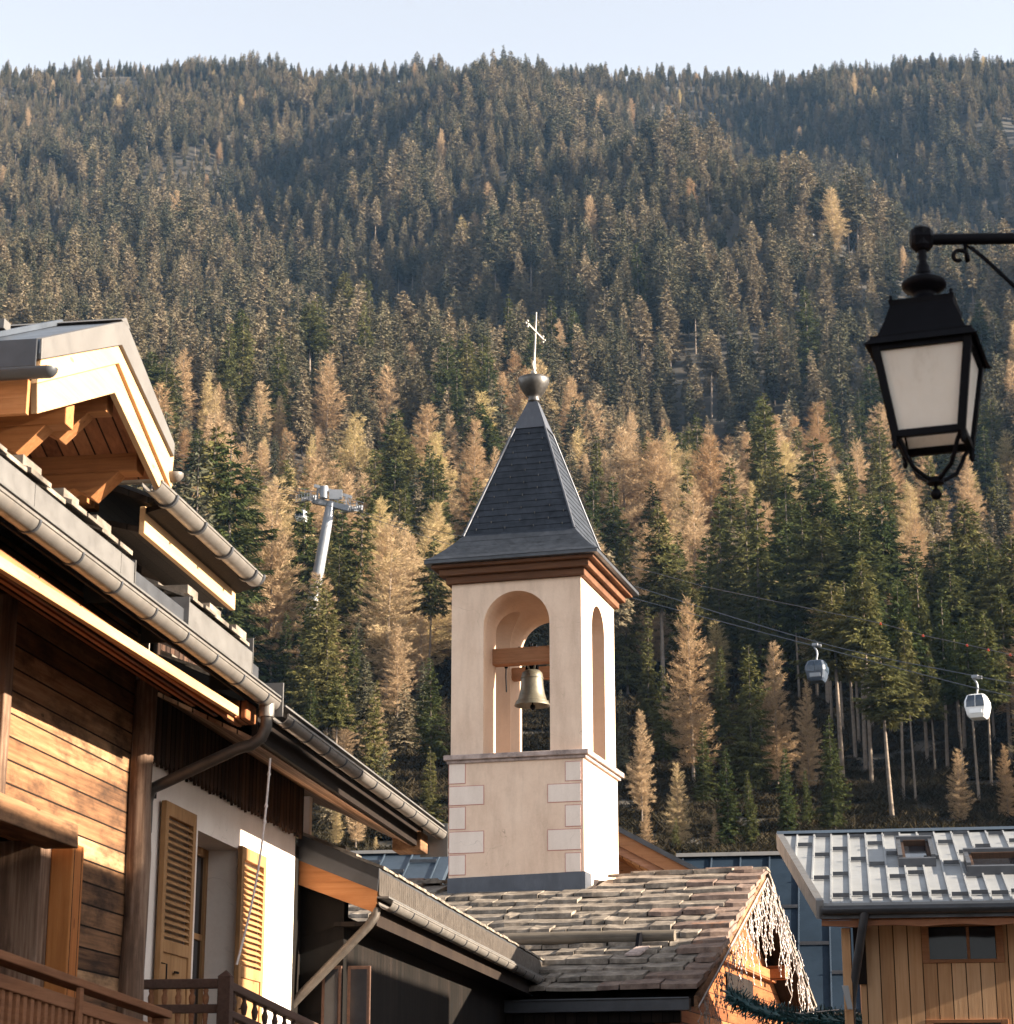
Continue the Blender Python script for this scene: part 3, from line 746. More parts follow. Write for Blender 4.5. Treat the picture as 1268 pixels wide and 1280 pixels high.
# ---- railings and cord
RW = -4.1
q0, q1 = L.W(0, 1191, RW), L.W(205, 1264, RW)
k = (q1[2]-q0[2])/(q1[1]-q0[1]); zr = lambda s: q0[2]+k*(s-q0[1])
rl = thing('balcony_railing', 'brown timber balcony railing with plain square balusters in the bottom left corner', 'railing', L, (RW, 11, .2))
def sloped(name, dz, th, wd, s0, s1, mat, par, bev=.006, w=RW):
    return MB().hexa([(w-wd/2,s0,zr(s0)+dz-th),(w+wd/2,s0,zr(s0)+dz-th),(w+wd/2,s1,zr(s1)+dz-th),(w-wd/2,s1,zr(s1)+dz-th),(w-wd/2,s0,zr(s0)+dz),(w+wd/2,s0,zr(s0)+dz),(w+wd/2,s1,zr(s1)+dz),(w-wd/2,s1,zr(s1)+dz)]).build(name, M[mat], par, bev)
sloped('handrail', 0, .045, .11, 8.5, q1[1], 'rail', rl)
sloped('lower_rail', -.1, .07, .05, 8.5, q1[1]-.1, 'rail', rl)
s = 8.7
while s < q1[1]-.15:
    MB().box(RW-.015, RW+.015, s, s+.045, zr(s)-.95, zr(s)-.17).build('baluster', M['rail'], rl, .003); s += .098
q = L.W(98, 1250, RW+.03)
MB().box(RW+.026, RW+.05, q[1]-.03, q[1]+.03, zr(q[1])-1, zr(q[1])-.045).build('railing_post', M['rail'], rl, .004)
MB().box(RW-.04, RW+.04, q1[1]-.1, q1[1]-.02, zr(q1[1])-1.1, zr(q1[1])-.045).build('railing_post', M['rail'], rl, .004)
MB().box(WALL, RW+.1, 8, q1[1]+.1, zr(11)-1.35, zr(11)-1.2).build('balcony_floor', M['rail_dark'], ch)
sp = L.W(176, 1228, WALL)[1]
pq_ = L.S(283, 1212, sp)
rw2 = pq_[0]; zt2 = pq_[2]
r2_ = thing('landing_railing', 'dark brown landing railing with capped post and turned balusters below the shutters', 'railing', L, (rw2, sp, .2))
b = MB().box(rw2-.045, rw2+.045, sp-.045, sp+.045, -.5, zt2-.05)
b.add([(rw2-.05,sp-.05,zt2-.05),(rw2+.05,sp-.05,zt2-.05),(rw2+.05,sp+.05,zt2-.05),(rw2-.05,sp+.05,zt2-.05),(rw2,sp,zt2)], [(3,2,1,0),(0,1,4),(1,2,4),(2,3,4),(3,0,4)])
b.build('railing_post', M['rail_dark'], r2_, .004)
zc = L.S(230,1224,sp)[2]
MB().box(WALL, rw2-.045, sp-.035, sp+.035, zc-.065, zc).build('handrail', M['rail_dark'], r2_, .01)
MB().box(WALL, rw2-.045, sp-.02, sp+.02, zc-.23, zc-.17).build('lower_rail', M['rail_dark'], r2_, .006)
for i in range(5):
    w = WALL+.08+i*(rw2-WALL-.12)/5
    MB().lathe([(.014,-.105),(.02,-.09),(.024,-.055),(.013,-.03),(.02,-.012),(.014,0)], (w,sp,zc-.065), 10).lathe([(.016,-.5),(.028,-.3),(.03,-.18),(.016,-.06),(.022,0)], (w,sp,zc-.23), 10).build('baluster', M['rail'], r2_)
q0 = L.W(292, 1228, rw2); q1 = L.W(400, 1282, rw2)
k2 = (q1[2]-q0[2])/(q1[1]-q0[1])
for dz, th, nm_ in ((0,.06,'handrail'),(-.19,.05,'lower_rail')):
    b = MB().hexa([(rw2-.03,sp+.045,q0[2]+dz-th),(rw2+.03,sp+.045,q0[2]+dz-th),(rw2+.03,q1[1]+1,q1[2]+k2+dz-th),(rw2-.03,q1[1]+1,q1[2]+k2+dz-th),(rw2-.03,sp+.045,q0[2]+dz),(rw2+.03,sp+.045,q0[2]+dz),(rw2+.03,q1[1]+1,q1[2]+k2+dz),(rw2-.03,q1[1]+1,q1[2]+k2+dz)])
    b.build(nm_, M['rail_dark'], r2_, .008)
for i in range(9):
    s = sp+.2+i*.28; z = q0[2]+k2*(s-q0[1])
    MB().lathe([(.014,-.13),(.02,-.11),(.026,-.07),(.014,-.03),(.02,0)], (rw2,s,z-.06), 8).lathe([(.014,-.55),(.026,-.3),(.03,-.18),(.015,-.05),(.02,0)], (rw2,s,z-.24), 8).build('baluster', M['rail_dark'], r2_)
MB().box(WALL, rw2+.1, sp-.1, 19, zc-1.2, zc-1.05).build('landing_floor', M['rail_dark'], wh)
a0 = L.S(338, 948, 14.75); a1 = L.S(296, 1206, 14.5)
pts = []
for i in range(15):
    t_ = i/14; p = [a0[j]+(a1[j]-a0[j])*t_ for j in range(3)]; p[2] -= .06*math.sin(math.pi*t_); p[0] += .035*math.sin(math.pi*t_); pts.append(L.world(p))
cd = MB().tube(pts, .0085, 6)
for t_ in (1, 3, 4): cd.lathe([(.004,-.02),(.015,0),(.004,.03)], pts[t_], 6)
tag(cd.build('cord', M['cord']), 'thin white knotted cord hanging from the zinc gutter past the shutters', 'cord')
# ------------------------------------------------------------------ bell tower
T = Frame(16)
d_ = T.d(727, 1117)
QW = -8.02
QP = d_[1]*QW/d_[0]                               # depth of the front face
TP = lambda u, v, dp=0: T.S(u, v, QP+dp)
qR = TP(728, 900)[0]; qL = TP(564, 900)[0]
TD = 2.25
zB, zLedge, zTop = 3.3, TP(640, 944)[2], TP(650, 724)[2]
tw = thing('bell_tower', 'slender peach plastered bell tower with open arches and pointed slate roof rising from the church', 'bell tower', T, ((qL+qR)/2, QP+TD/2, 2.2))
def arch_poly(axis, c, half, z0, zs, o):
    pts = [(c-half, z0), (c+half, z0)] + [(c+half*math.cos(a), zs+half*math.sin(a)) for a in [math.pi*i/20 for i in range(21)]]
    return [(x, o, z) if axis == 'p' else (o, x, z) for x, z in pts]
def cutter(name, mb):
    me = bpy.data.meshes.new(name); me.from_pydata([(x-BASE[tw.name][0], y-BASE[tw.name][1], z-BASE[tw.name][2]) for x, y, z in mb.v], [], mb.f)
    fix_normals(me); o = bpy.data.objects.new(name, me); COL.objects.link(o); return o
aL, aR = TP(604.5, 850)[0], TP(687.5, 850)[0]
ac, ah = (aL+aR)/2, (aR-aL)/2
az = TP(650, 738)[2]-ah
sfile = T.W(739, 850, qR)[1], T.W(753, 850, qR)[1]
sc_, shf = QP+1.12, .43
saz = T.W(746, 757, qR)[2]-shf
sh_ = MB().box(qL, qR, QP, QP+TD, zLedge-.0, zTop+.1)
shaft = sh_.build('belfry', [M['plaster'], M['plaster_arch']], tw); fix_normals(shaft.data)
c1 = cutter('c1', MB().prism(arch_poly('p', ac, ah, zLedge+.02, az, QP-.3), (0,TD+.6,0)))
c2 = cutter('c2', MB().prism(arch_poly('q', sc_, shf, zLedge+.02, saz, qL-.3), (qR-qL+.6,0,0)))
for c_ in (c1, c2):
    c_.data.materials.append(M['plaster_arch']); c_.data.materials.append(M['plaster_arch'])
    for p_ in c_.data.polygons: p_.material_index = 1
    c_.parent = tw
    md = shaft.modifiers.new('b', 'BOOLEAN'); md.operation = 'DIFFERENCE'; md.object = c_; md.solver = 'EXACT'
bpy.context.view_layer.update()
dg = bpy.context.evaluated_depsgraph_get()
nm_ = bpy.data.meshes.new_from_object(shaft.evaluated_get(dg))
shaft.modifiers.clear(); shaft.data = nm_
for c_ in (c1, c2): bpy.data.objects.remove(c_)
MB().box(qL-.02, qR+.02, QP-.02, QP+TD+.02, zB-1.2, zLedge).build('tower_base', M['plaster'], tw, .01)
lw = .1
MB().box(qL-.09, qR+.12, QP-.11, QP+TD+.1, zLedge-.05, zLedge+.03).box(qL-.05, qR+.07, QP-.06, QP+TD+.06, zLedge-.1, zLedge-.05).build('stone_ledge', M['ledge'], tw, .012)
zF = TP(640, 1094)[2]
MB().hexa([(qL-.05,QP-.05,zB-.9),(qR+.035,QP-.05,zB-.9),(qR+.035,QP+.5,zB-.9),(qL-.05,QP+.5,zB-.9),(qL-.03,QP-.03,zF-.02),(qR+.03,QP-.03,zF+.02),(qR+.03,QP+.35,zF+.02),(qL-.03,QP+.35,zF-.02)]).build('base_flashing', M['lead'], tw)
def quoin(u0, u1, v0, v1):
    a, b_ = TP(u0, v1), TP(u1, v0)
    y = QP-.02
    MB().box(a[0], b_[0], y-.004, y, a[2], b_[2], 1).box(a[0]+.012, b_[0]-.012, y-.009, y-.004, a[2]+.012, b_[2]-.012, 0).build('quoin', [M['quoin'], M['quoin_line']], tw)
for i, (v0, v1) in enumerate(((954,981),(981.4,1008),(1008.4,1038),(1038.4,1068),(1068.4,1095))):
    quoin(561.5, 606 if i % 2 else 583, v0, v1)
    quoin(685 if i % 2 else 707, 727.5, v0-3, v1-4)
# stepped timber cornice and bell-cast slate roof
ez = TP(640, 697, -.36)[2]
st = [(0.08, zTop-.02), (.17, zTop+.1), (.27, zTop+.21)]
for i, (o, z) in enumerate(st):
    z2 = st[i+1][1] if i < 2 else ez
    MB().box(qL-o, qR+o, QP-o, QP+TD+o, z, z2).build('cornice', M['cornice'], tw, .012)
cxq, cyp = (qL+qR)/2, QP+TD/2
hx, hy = (qR-qL)/2+.36, TD/2+.36
MB().box(cxq-hx, cxq+hx, cyp-hy, cyp+hy, ez, ez+.07).build('eave_board', M['dark_metal'], tw, .006)
zbk = TP(652, 669, .35)[2]
zap = TP(668, 503, 1.1)[2]
bx = TP(722, 669, .35)[0]-cxq
rf = MB()
def ring(h, z, t=0): return [(cxq-h*hx/hy*1.0-t, cyp-h-t, z), (cxq+h*hx/hy+t, cyp-h-t, z), (cxq+h*hx/hy+t, cyp+h+t, z), (cxq-h*hx/hy-t, cyp+h+t, z)]
def course(h0, z0, h1, z1):
    a = ring(h0, z0-.012, .014); b = ring(h1, z1, .0); rf.hexa(a+b)
hb = bx*hy/hx
n = 5
for i in range(n):
    f0, f1 = i/n, (i+1)/n
    g_ = lambda f: hy+(hb-hy)*f
    zz_ = lambda f: ez+.07+(zbk-ez-.07)*(f**1.25)
    course(g_(f0), zz_(f0), g_(f1), zz_(f1))
n = 17; zl = TP(660, 537, 1.0)[2]; hl = (TP(687,537,1.0)[0]-TP(650,537,1.0)[0])/2*hy/hx
for i in range(n):
    f0, f1 = i/n, (i+1)/n
    course(hb*.985+(hl-hb)*f0, zbk+(zl-zbk)*f0, hb*.985+(hl-hb)*f1, zbk+(zl-zbk)*f1)
rof = rf.build('roof', M['tower_slate'], tw)
hk = MB(); rs = random.Random(11)
for i in range(1, 17):
    f0 = i/n; h = hb*.985+(hl-hb)*f0; z = zbk+(zl-zbk)*f0
    for k in range(-4, 5):
        x = k*.48+(.24 if i % 2 else 0)
        if abs(x) < h*hx/hy-.06: hk.box(cxq+x-.006, cxq+x+.006, cyp-h-.03, cyp-h-.014, z-.03, z+.004)
hk.build('slate_hooks', M['copper'], rof)
hp = MB()
for sx in (-1, 1):
    for sy in (-1, 1):
        hp.tube([(cxq+sx*hb*hx/hy, cyp+sy*hb, zbk), (cxq+sx*hl*hx/hy, cyp+sy*hl, zl)], .022, 6)
hp.build('ridge_caps', M['lead'], rof)
hn = .085
MB().hexa(ring(hl+.02, zl-.02)+ring(hn, zap)).build('lead_cap', M['lead'], tw)
zo0, zo1 = TP(668, 501, 1.1)[2], TP(668, 472, 1.1)[2]
H_ = zo1-zo0; R_ = .265
MB().lathe([(.0,-.02),(.1,-.02),(.1,.03),(.085,.05),(.13,H_*.22),(.19,H_*.42),(.235,H_*.62),(R_,H_*.85),(R_-.006,H_*.97),(R_-.03,H_*1.0),(.12,H_*1.06),(.05,H_*1.1),(0,H_*1.1)], (cxq,cyp,zo0), 24).build('copper_finial', M['copper'], tw)
zc0 = zo0+H_*1.1
zc1 = TP(674, 389, 1.1)[2]
cr = MB().lathe([(0,0),(.04,.02),(.055,.05),(.04,.085),(.015,.1)], (cxq,cyp,zc0), 12).tube([(cxq,cyp,zc0+.05),(cxq+.045,cyp+.02,zc1)], [.022,.012], 8)
zx = zc0+(zc1-zc0)*.68; xx = cxq+.03
ca = Vector((.35,.93,0)).normalized()
def ct(a, b): return (xx+ca.x*a, cyp+ca.y*a, zx+b)
cr.tube([ct(-.22,.09), ct(.22,-.06)], .02, 8)
for e, s_ in ((-.22,.09),(.22,-.06)):
    for dx, dz in ((0,.05),(0,-.05),(.05*(1 if e > 0 else -1),0)):
        cr.lathe([(0,-.026),(.026,0),(0,.026)], ct(e+dx, s_+dz), 8)
for k in (-1, 1):
    cr.tube([(cxq+.01,cyp+k*.02,zc0+.1),(cxq+.01,cyp+k*.1,zc0+.16),(cxq+.012,cyp+k*.08,zc0+.24),(cxq+.015,cyp,zc0+.22)], .01, 6)
cr.build('iron_cross', M['iron_rust'], tw)
# beams in the arch
zb1 = TP(650, 819, .55)[2]
MB().box(aL-.02, aR+.03, QP+.5, QP+.72, zb1-.14, zb1+.12).build('bell_beam', M['bell_beam'], tw, .012)
MB().box(aL-.02, aR+.03, QP+1.62, QP+1.8, zb1-.16, zb1+.04).build('bell_beam', M['bell_beam'], tw, .012)
# the bell with its fittings hangs between the beams
bc = TP(665, 860, 1.1); bq, bp = bc[0], QP+1.12
ztop_, zlip = TP(665, 838, 1.1)[2], TP(665, 882, 1.1)[2]
bl = thing('church_bell', 'greenish bronze church bell hanging under the timber beam in the tower arch', 'bell', T, (bq, bp, ztop_))
h = ztop_-zlip
pr = [(.29,0),(.282,.035),(.235,.1),(.205,.2),(.185,h*.55),(.178,h*.8),(.165,h*.93),(.12,h),(0,h)]
MB().lathe(pr+[], (bq,bp,zlip), 28).lathe([(.29,0),(.255,.01),(.19,.16),(.16,h*.7),(0,h*.9)], (bq,bp,zlip), 28).build('bell_body', M['bronze'], bl)
MB().lathe([(.262,.062),(.266,.07),(.25,.078)], (bq,bp,zlip), 28).lathe([(.186,h*.76),(.19,h*.78),(.183,h*.8)], (bq,bp,zlip), 28).build('bell_rings', M['bronze'], bl)
MB().tube([(bq,bp,zlip+h*.6),(bq+.01,bp,zlip-.02)], .014, 8).lathe([(0,-.05),(.045,-.01),(.045,.03),(0,.07)], (bq+.01,bp,zlip-.03), 12).build('clapper', M['iron'], bl)
MB().box(bq-.1, bq+.1, bp-.05, bp+.05, ztop_, ztop_+.13).box(bq-.45, bq+.45, bp-.06, bp+.06, ztop_+.12, ztop_+.2).build('headstock', M['iron'], bl, .006)
MB().tube([(bq-.03,bp-.06,ztop_),(bq-.06,bp-.06,ztop_+.1),(bq-.03,bp-.06,ztop_+.16)], .018, 6).tube([(bq+.05,bp-.06,ztop_),(bq+.07,bp-.06,ztop_+.1),(bq+.04,bp-.06,ztop_+.16)], .018, 6).build('crown_loops', M['bronze'], bl)
fm = MB(); rs = random.Random(4)
for k in range(7):
    x = bq-.24+k*.07; hh = rs.uniform(.07,.17)
    fm.tube([(x,bp-.1,ztop_+.2),(x+rs.uniform(-.03,.03),bp-.1,ztop_+.2+zb1-ztop_+hh-.06)], .014, 6)
fm.box(bq-.28, bq+.26, bp-.12, bp-.06, zb1+.16, zb1+.2)
fm.build('bell_bolts', M['iron'], bl)
rp = MB().tube([(aL+.17,QP+.73,zb1+.1),(aL+.16,QP+.73,zb1-.3),(aL+.17,QP+.73,zb1-.55)], .012, 6)
rp.box(aL+.14, aL+.19, QP+.715, QP+.745, zb1-.16, zb1-.1).build('bell_rope', M['iron'], tw)

# ------------------------------------------------------------------ church below the tower
E_ = T.d(876, 1243); R__ = T.d(960, 1088)
ez_, ep_ = E_[2]/E_[0], E_[1]/E_[0]; rz_, rp_ = R__[2]/R__[0], R__[1]/R__[0]
Qc = T.S(727, 1117, QP)
kk = (rz_-ez_)/(rp_-ep_)
QG = (Qc[2]-kk*Qc[1])/(ez_-kk*ep_)                # gable verge plane
EP, EZ, RP, RZ = ep_*QG, ez_*QG, rp_*QG, rz_*QG
GP = 2*RP-EP+.1
KS = (RZ-EZ)/(RP-EP)
qLc = -13.6
cu = thing('village_church', 'small church with stone-slate saddle roof, orange gable boards and dark gutter below the bell tower', 'church', T, ((qLc+QG)/2, RP, -1.7))
MB().prism([(qLc,EP+.15,EZ-.02),(qLc,RP,RZ-.07),(qLc,GP-.15,EZ-.02),(qLc,GP-.15,EZ-.14),(qLc,RP,RZ-.2),(qLc,EP+.15,EZ-.14)], (QG-.1-qLc,0,0)).build('roof_deck', M['dark_boards_w'], cu)
rs = random.Random(21)
NROW = 16
sl = MB()
def slab(q0, q1, s0, s1, z0, z1, th, sgn, mi):
    jx = lambda: rs.uniform(-.025,.025)
    bw, tw_ = [], []
    a = [(q0,s0+jx()*1.4,z0),(q0*.6+q1*.4,s0+jx()*1.6-.02*sgn,z0-.004),(q1,s0+jx()*1.4,z0),(q1,s1,z1),(q0,s1,z1)]
    tl = rs.uniform(-.008,.008)
    a = [(x,y,z+(tl if x > q0+.01 else -tl)) for x, y, z in a]
    up_ = [(x,y+(.012*sgn if i < 3 else 0),z+th) for i, (x, y, z) in enumerate(a)]
    n_ = 5
    fs = [(4,3,2,1,0),(5,6,7,8,9)]+[(i,(i+1)%n_,n_+(i+1)%n_,n_+i) for i in range(n_)]
    if sgn < 0: fs = [tuple(reversed(f)) for f in fs]
    sl.add(a+up_, fs, mi)
for r in range(NROW):
    f0 = r/NROW; f1 = min(1.0, (r+2.1)/NROW)
    s0, z0 = EP+(RP-EP)*f0-.02, EZ+(RZ-EZ)*f0+.07
    s1, z1 = EP+(RP-EP)*f1, EZ+(RZ-EZ)*f1-.03
    q = qLc+rs.uniform(0,.5)
    while q < QG-.04:
        wd = rs.choice((rs.uniform(.2,.4), rs.uniform(.4,.8), rs.uniform(.5,.95)))
        e = min(q+wd, QG+rs.uniform(-.02,.03))
        if QG-e < .18: e = QG+rs.uniform(-.02,.03)
        edge = QG-e
        mi = 1 if (edge < .22 or rs.random() < .015+.3*max(0, 1-edge/1.3)) else 0
        inside = not (e < qL-.02 or q > qR+.02) and s1 > QP+.02 and s0 > QP-.25
        if not inside or s0 < QP-.3: slab(q, e-rs.uniform(.012,.03), s0+rs.uniform(-.025,.025), s1, z0+rs.uniform(0,.008), z1, rs.uniform(.045,.075), 1, mi)
        q = e
for r in range(NROW):
    f0 = r/NROW; f1 = min(1.0, (r+2.1)/NROW)
    s0, z0 = GP+(RP-GP)*f0+.02, EZ+(RZ-EZ)*f0+.03
    s1, z1 = GP+(RP-GP)*f1, EZ+(RZ-EZ)*f1
    q = qLc
    while q < QG-.04:
        e = min(q+rs.uniform(.5,1.0), QG+rs.uniform(-.02,.03))
        if not (e > qL-.1 and q < qR+.1 and s1 < QP+TD+.1):
            slab(q, e-.015, s0+rs.uniform(-.03,.03), s1, z0+rs.uniform(0,.012), z1, rs.uniform(.035,.06), -1, 0)
        q = e
q = qLc
while q < QG-.05:                                  # ridge stones
    e = min(q+rs.uniform(.4,.8), QG+.02)
    if e < qL-.1 or q > qR+.1:
        z = RZ+.05+rs.uniform(0,.03)
        sl.hexa([(q,RP-.17,z-.07),(e,RP-.17,z-.07),(e,RP+.17,z-.07),(q,RP+.17,z-.07),(q,RP-.12,z-.01),(e-.02,RP-.12,z-.01),(e-.02,RP+.12,z-.01),(q,RP+.12,z-.01)], 1 if rs.random() < .4 else 0)
    q = e
rsl = sl.build('roof_slates', [M['slate'], M['slate_rust']], cu)
# gable wall, verge boards
GW_ = QG-.5
b = MB().prism([(GW_,EP+.5,-1.7),(GW_,GP-.5,-1.7),(GW_,GP-.5,EZ+.05),(GW_,RP,RZ-.22),(GW_,EP+.5,EZ+.05)], (-.2,0,0))
b.build('gable_wall', M['church_wood'], cu)
MB().box(qLc, GW_-.2, EP+.5, EP+.7, -1.7, EZ-.05).build('side_wall', M['dark_boards_w'], cu)
MB().box(qLc, GW_-.2, GP-.7, GP-.5, -1.7, EZ-.05).build('side_wall', M['dark_boards_w'], cu)
for s_, g_ in ((EP, 1), (GP, -1)):
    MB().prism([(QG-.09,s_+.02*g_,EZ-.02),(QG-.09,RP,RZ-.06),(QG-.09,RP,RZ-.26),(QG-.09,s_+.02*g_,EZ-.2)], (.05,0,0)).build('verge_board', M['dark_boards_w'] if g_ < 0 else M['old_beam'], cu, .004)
for ps in ((EP+RP)/2+.4, RP, (GP+RP)/2-.4):
    z = RZ-abs(ps-RP)*KS-.4
    MB().box(GW_-.1, QG-.14, ps-.09, ps+.09, z-.1, z+.12).build('purlin', M['church_wood'], cu, .008)
MB().box(GW_, GW_+.1, EP+2.7, GP-2.7, EZ+.72, EZ+.9).build('tie_beam', M['church_wood'], cu, .01)
MB().box(GW_, GW_+.03, RP-1.1, RP+1.1, EZ+.2, EZ+.62).build('gable_opening', M['dark_boards_w'], cu)
# snow log and its bracket, gutter
a, b_ = T.P(598, 1177, EP, EZ+.17, KS), T.P(840, 1177, EP, EZ+.17, KS)
lg = MB().tube([(a[0]-1.2,a[1],a[2]),((a[0]+b_[0])/2,a[1]-.02,a[2]+.01),(b_[0],a[1],a[2])], [.1,.095,.09], 14).build('snow_log', M['log'], cu)
x = T.P(800, 1185, EP, EZ+.1, KS)
MB().prism([(x[0]-.04,x[1]-.18,x[2]-.07),(x[0]-.04,x[1]+.3,x[2]+.1),(x[0]-.04,x[1]+.12,x[2]+.22),(x[0]-.04,x[1]+.0,x[2]+.2)], (.05,0,0)).build('log_bracket', M['iron'], lg, .004)
MB().hexa([(x[0]-.12,x[1]-.42,x[2]-.14),(x[0]+.1,x[1]-.45,x[2]-.14),(x[0]+.16,x[1]-.1,x[2]-.01),(x[0]-.02,x[1]-.1,x[2]-.01),(x[0]-.12,x[1]-.42,x[2]-.11),(x[0]+.1,x[1]-.45,x[2]-.11),(x[0]+.16,x[1]-.1,x[2]+.02),(x[0]-.02,x[1]-.1,x[2]+.02)]).build('loose_slate', M['ledge'], cu, .006)
gq1 = QG-.12
gg = MB().box(qLc, gq1, EP-.14, EP-.01, EZ-.2, EZ-.05).box(qLc, gq1, EP-.155, EP-.14, EZ-.06, EZ-.035)
gg.build('gutter', M['dark_metal'], cu, .01)
MB().box(qLc, gq1-.15, EP+.0, EP+.1, EZ-.34, EZ-.06).build('eave_board', M['dark_boards_w'], cu, .008)

# icicle light curtains on both verges, garland and its wire
def curtain(label, s_foot, dense):
    th_ = thing('icicle_lights', label, 'string lights', T, (QG-.02, RP, RZ-.1), 'icicle lights under the church verges')
    rs = random.Random(int(abs(s_foot)*10)); b = MB()
    qx = QG-.01
    pz = lambda s: RZ-.1-(abs(s-RP))*KS
    N = 24; b.tube([(qx, RP+(s_foot-RP)*i/N, pz(RP+(s_foot-RP)*i/N)-.02) for i in range(N+1)], .012, 5)
    b.build('light_wire', M['white_wire'], th_)
    n = dense; c = MB()
    for i in range(n):
        f = (i+rs.random())/n; f = f**1.15
        s = RP+(s_foot-RP)*f; z = pz(s)-.02
        ln = rs.choice((.25,.4,.6,.75))*rs.uniform(.8,1.15)
        if f < .3: ln = min(ln*1.5, 1.2)
        x = qx+rs.uniform(-.05,.1); p = Vector((x, s, z)); pts = [p.copy()]
        k = max(3, int(ln/.09))
        for j in range(k):
            p = p+Vector((rs.uniform(-.035,.035), rs.uniform(-.035,.035), -ln/k)); pts.append(p.copy())
        c.tube(pts, .0036, 4, smooth=False)
        for j in range(1, k+1):
            if rs.random() < .8: c.lathe([(0,-.022),(.013,-.004),(.007,.018)], pts[j], 5, smooth=False)
    c.build('light_strands', M['white_wire'], th_)
    return th_
curtain('dense curtain of white icicle lights hanging along the near sloping verge of the church', EP-.1, 78)
curtain('white icicle light curtain hanging down the far right verge of the church', GP+.3, 60)
ga, gb = T.S(912, 1246, EP+.6), None
pts = [WORLD.S(u, v, d) for u, v, d in ((912,1243,27.6),(935,1257,27.4),(965,1268,27.2),(1000,1274,27.0),(1040,1275,26.6),(1078,1279,26.2),(1110,1288,25.8))]
gl = MB(); rs = random.Random(8)
gl.tube(pts, .07, 8)
for i in range(len(pts)-1):
    p0, p1 = Vector(pts[i]), Vector(pts[i+1])
    for k in range(260):
        p = p0.lerp(p1, rs.random()); d = Vector((rs.gauss(0,1), rs.gauss(0,1), rs.gauss(0,1))).normalized()
        w_ = d.cross(Vector((rs.gauss(0,1), rs.gauss(0,1), rs.gauss(0,1)))).normalized()*.012
        t_ = p+d*rs.uniform(.12,.2)
        gl.add([p-w_, p+w_, t_+w_*.5, t_-w_*.5], [(0,1,2,3)])
tag(gl.build('tinsel_garland', M['tinsel']), 'dark teal tinsel garland hung from the church gable towards the right-hand chalet', 'garland')
pts = [WORLD.S(u, v, d) for u, v, d in ((905,1238,27.8),(940,1250,27.5),(972,1262,27.2),(1002,1267,26.9),(1050,1262,26.4))]
tag(MB().tube(pts, .008, 5).build('light_cable', M['white_wire']), 'thin pale light cable just above the teal garland', 'cable')
# ------------------------------------------------------------------ right: plank chalet with seamed metal roof
SE_ = 24.0
zE = L.S(1150, 1127, SE_)[2]
KR = math.tan(math.radians(18))
RPt = lambda u, v: L.P(u, v, SE_, zE, KR)
rh = thing('plank_chalet', 'chalet with pale larch planks, silvery seamed metal roof and roof window at the lower right', 'chalet', L, (6, SE_+3, -1.7))
e0, r0 = RPt(1024, 1128), RPt(974, 1040)
wR = 4.3; sr = RPt(1150, 1040)[1]; zr_ = zE+KR*(sr-SE_)
V3 = lambda p, dz: (p[0], p[1], p[2]+dz)
poly = [(e0[0],SE_,zE),(wR,SE_,zE),(wR,sr,zr_),(r0[0],sr,zr_)]
MB().hexa([V3(p,-.14) for p in poly]+[V3(p,0) for p in poly]).build('roof', M['roof_pale'], rh)
MB().hexa([(r0[0],sr,zr_-.14),(wR,sr,zr_-.14),(wR,sr+4.5,zr_-1.6),(e0[0]+1.2,sr+4.5,zr_-1.6),(r0[0],sr,zr_),(wR,sr,zr_),(wR,sr+4.5,zr_-1.46),(e0[0]+1.2,sr+4.5,zr_-1.46)]).build('rear_roof', M['roof_blue'], rh)
MB().prism([(r0[0]-.02,sr-.1,zr_-.0),(r0[0]-.02,sr,zr_+.05),(r0[0]-.02,sr+.1,zr_-.0)], (wR-r0[0],0,0)).build('ridge_cap', M['roof_blue'], rh)
# verge flashing along the slanting left edge
dv = Vector(e0)-Vector(r0)
b = MB().hexa([(r0[0]-.03,sr,zr_-.17),(r0[0]+.05,sr,zr_-.17),(e0[0]+.05,SE_-.02,zE-.17),(e0[0]-.03,SE_-.02,zE-.17),(r0[0]-.03,sr,zr_+.03),(r0[0]+.05,sr,zr_+.03),(e0[0]+.05,SE_-.02,zE+.03),(e0[0]-.03,SE_-.02,zE+.03)])
b.build('verge_flashing', M['sheet'], rh)
seam = MB(); BARS = []; w = e0[0]+.05; pitch_w = (RPt(1105,1128)[0]-RPt(1080,1128)[0])
i = -3; rs = random.Random(17)
w0 = e0[0]+.12
while w0+i*pitch_w < wR:
    w = w0+i*pitch_w
    slo = SE_
    if w < e0[0]+.02:
        t_ = (e0[0]-w)/(e0[0]-r0[0]); 
        if t_ >= 1: i += 1; continue
        slo = SE_+(sr-SE_)*t_+.1
    zlo = zE+KR*(slo-SE_)
    seam.prism([(w,slo,zlo),(w,sr-.08,zr_-.03),(w,sr-.08,zr_-.005),(w,slo,zlo+.025)], (.02,0,0))
    for f in ((.03,.33,.72) if i % 4 == 0 else (.05,.55,.93) if i % 4 == 1 else (.02,.47,.8) if i % 4 == 2 else (.04,.28,.63,.95)):
        s = SE_+.12+(sr-SE_-.2)*f
        if s < slo+.08: continue
        z = zE+KR*(s-SE_)
        if w+pitch_w < wR: BARS.append((w+.03, w+pitch_w-.008, s-.018, s+.018, z+.012, z+.055))
    i += 1
ro_ = rh.children[0]
seam.build('standing_seams', M['roof_pale'], ro_)
for q_ in BARS: MB().box(*q_).build('snow_bar', M['dark_metal'], ro_)
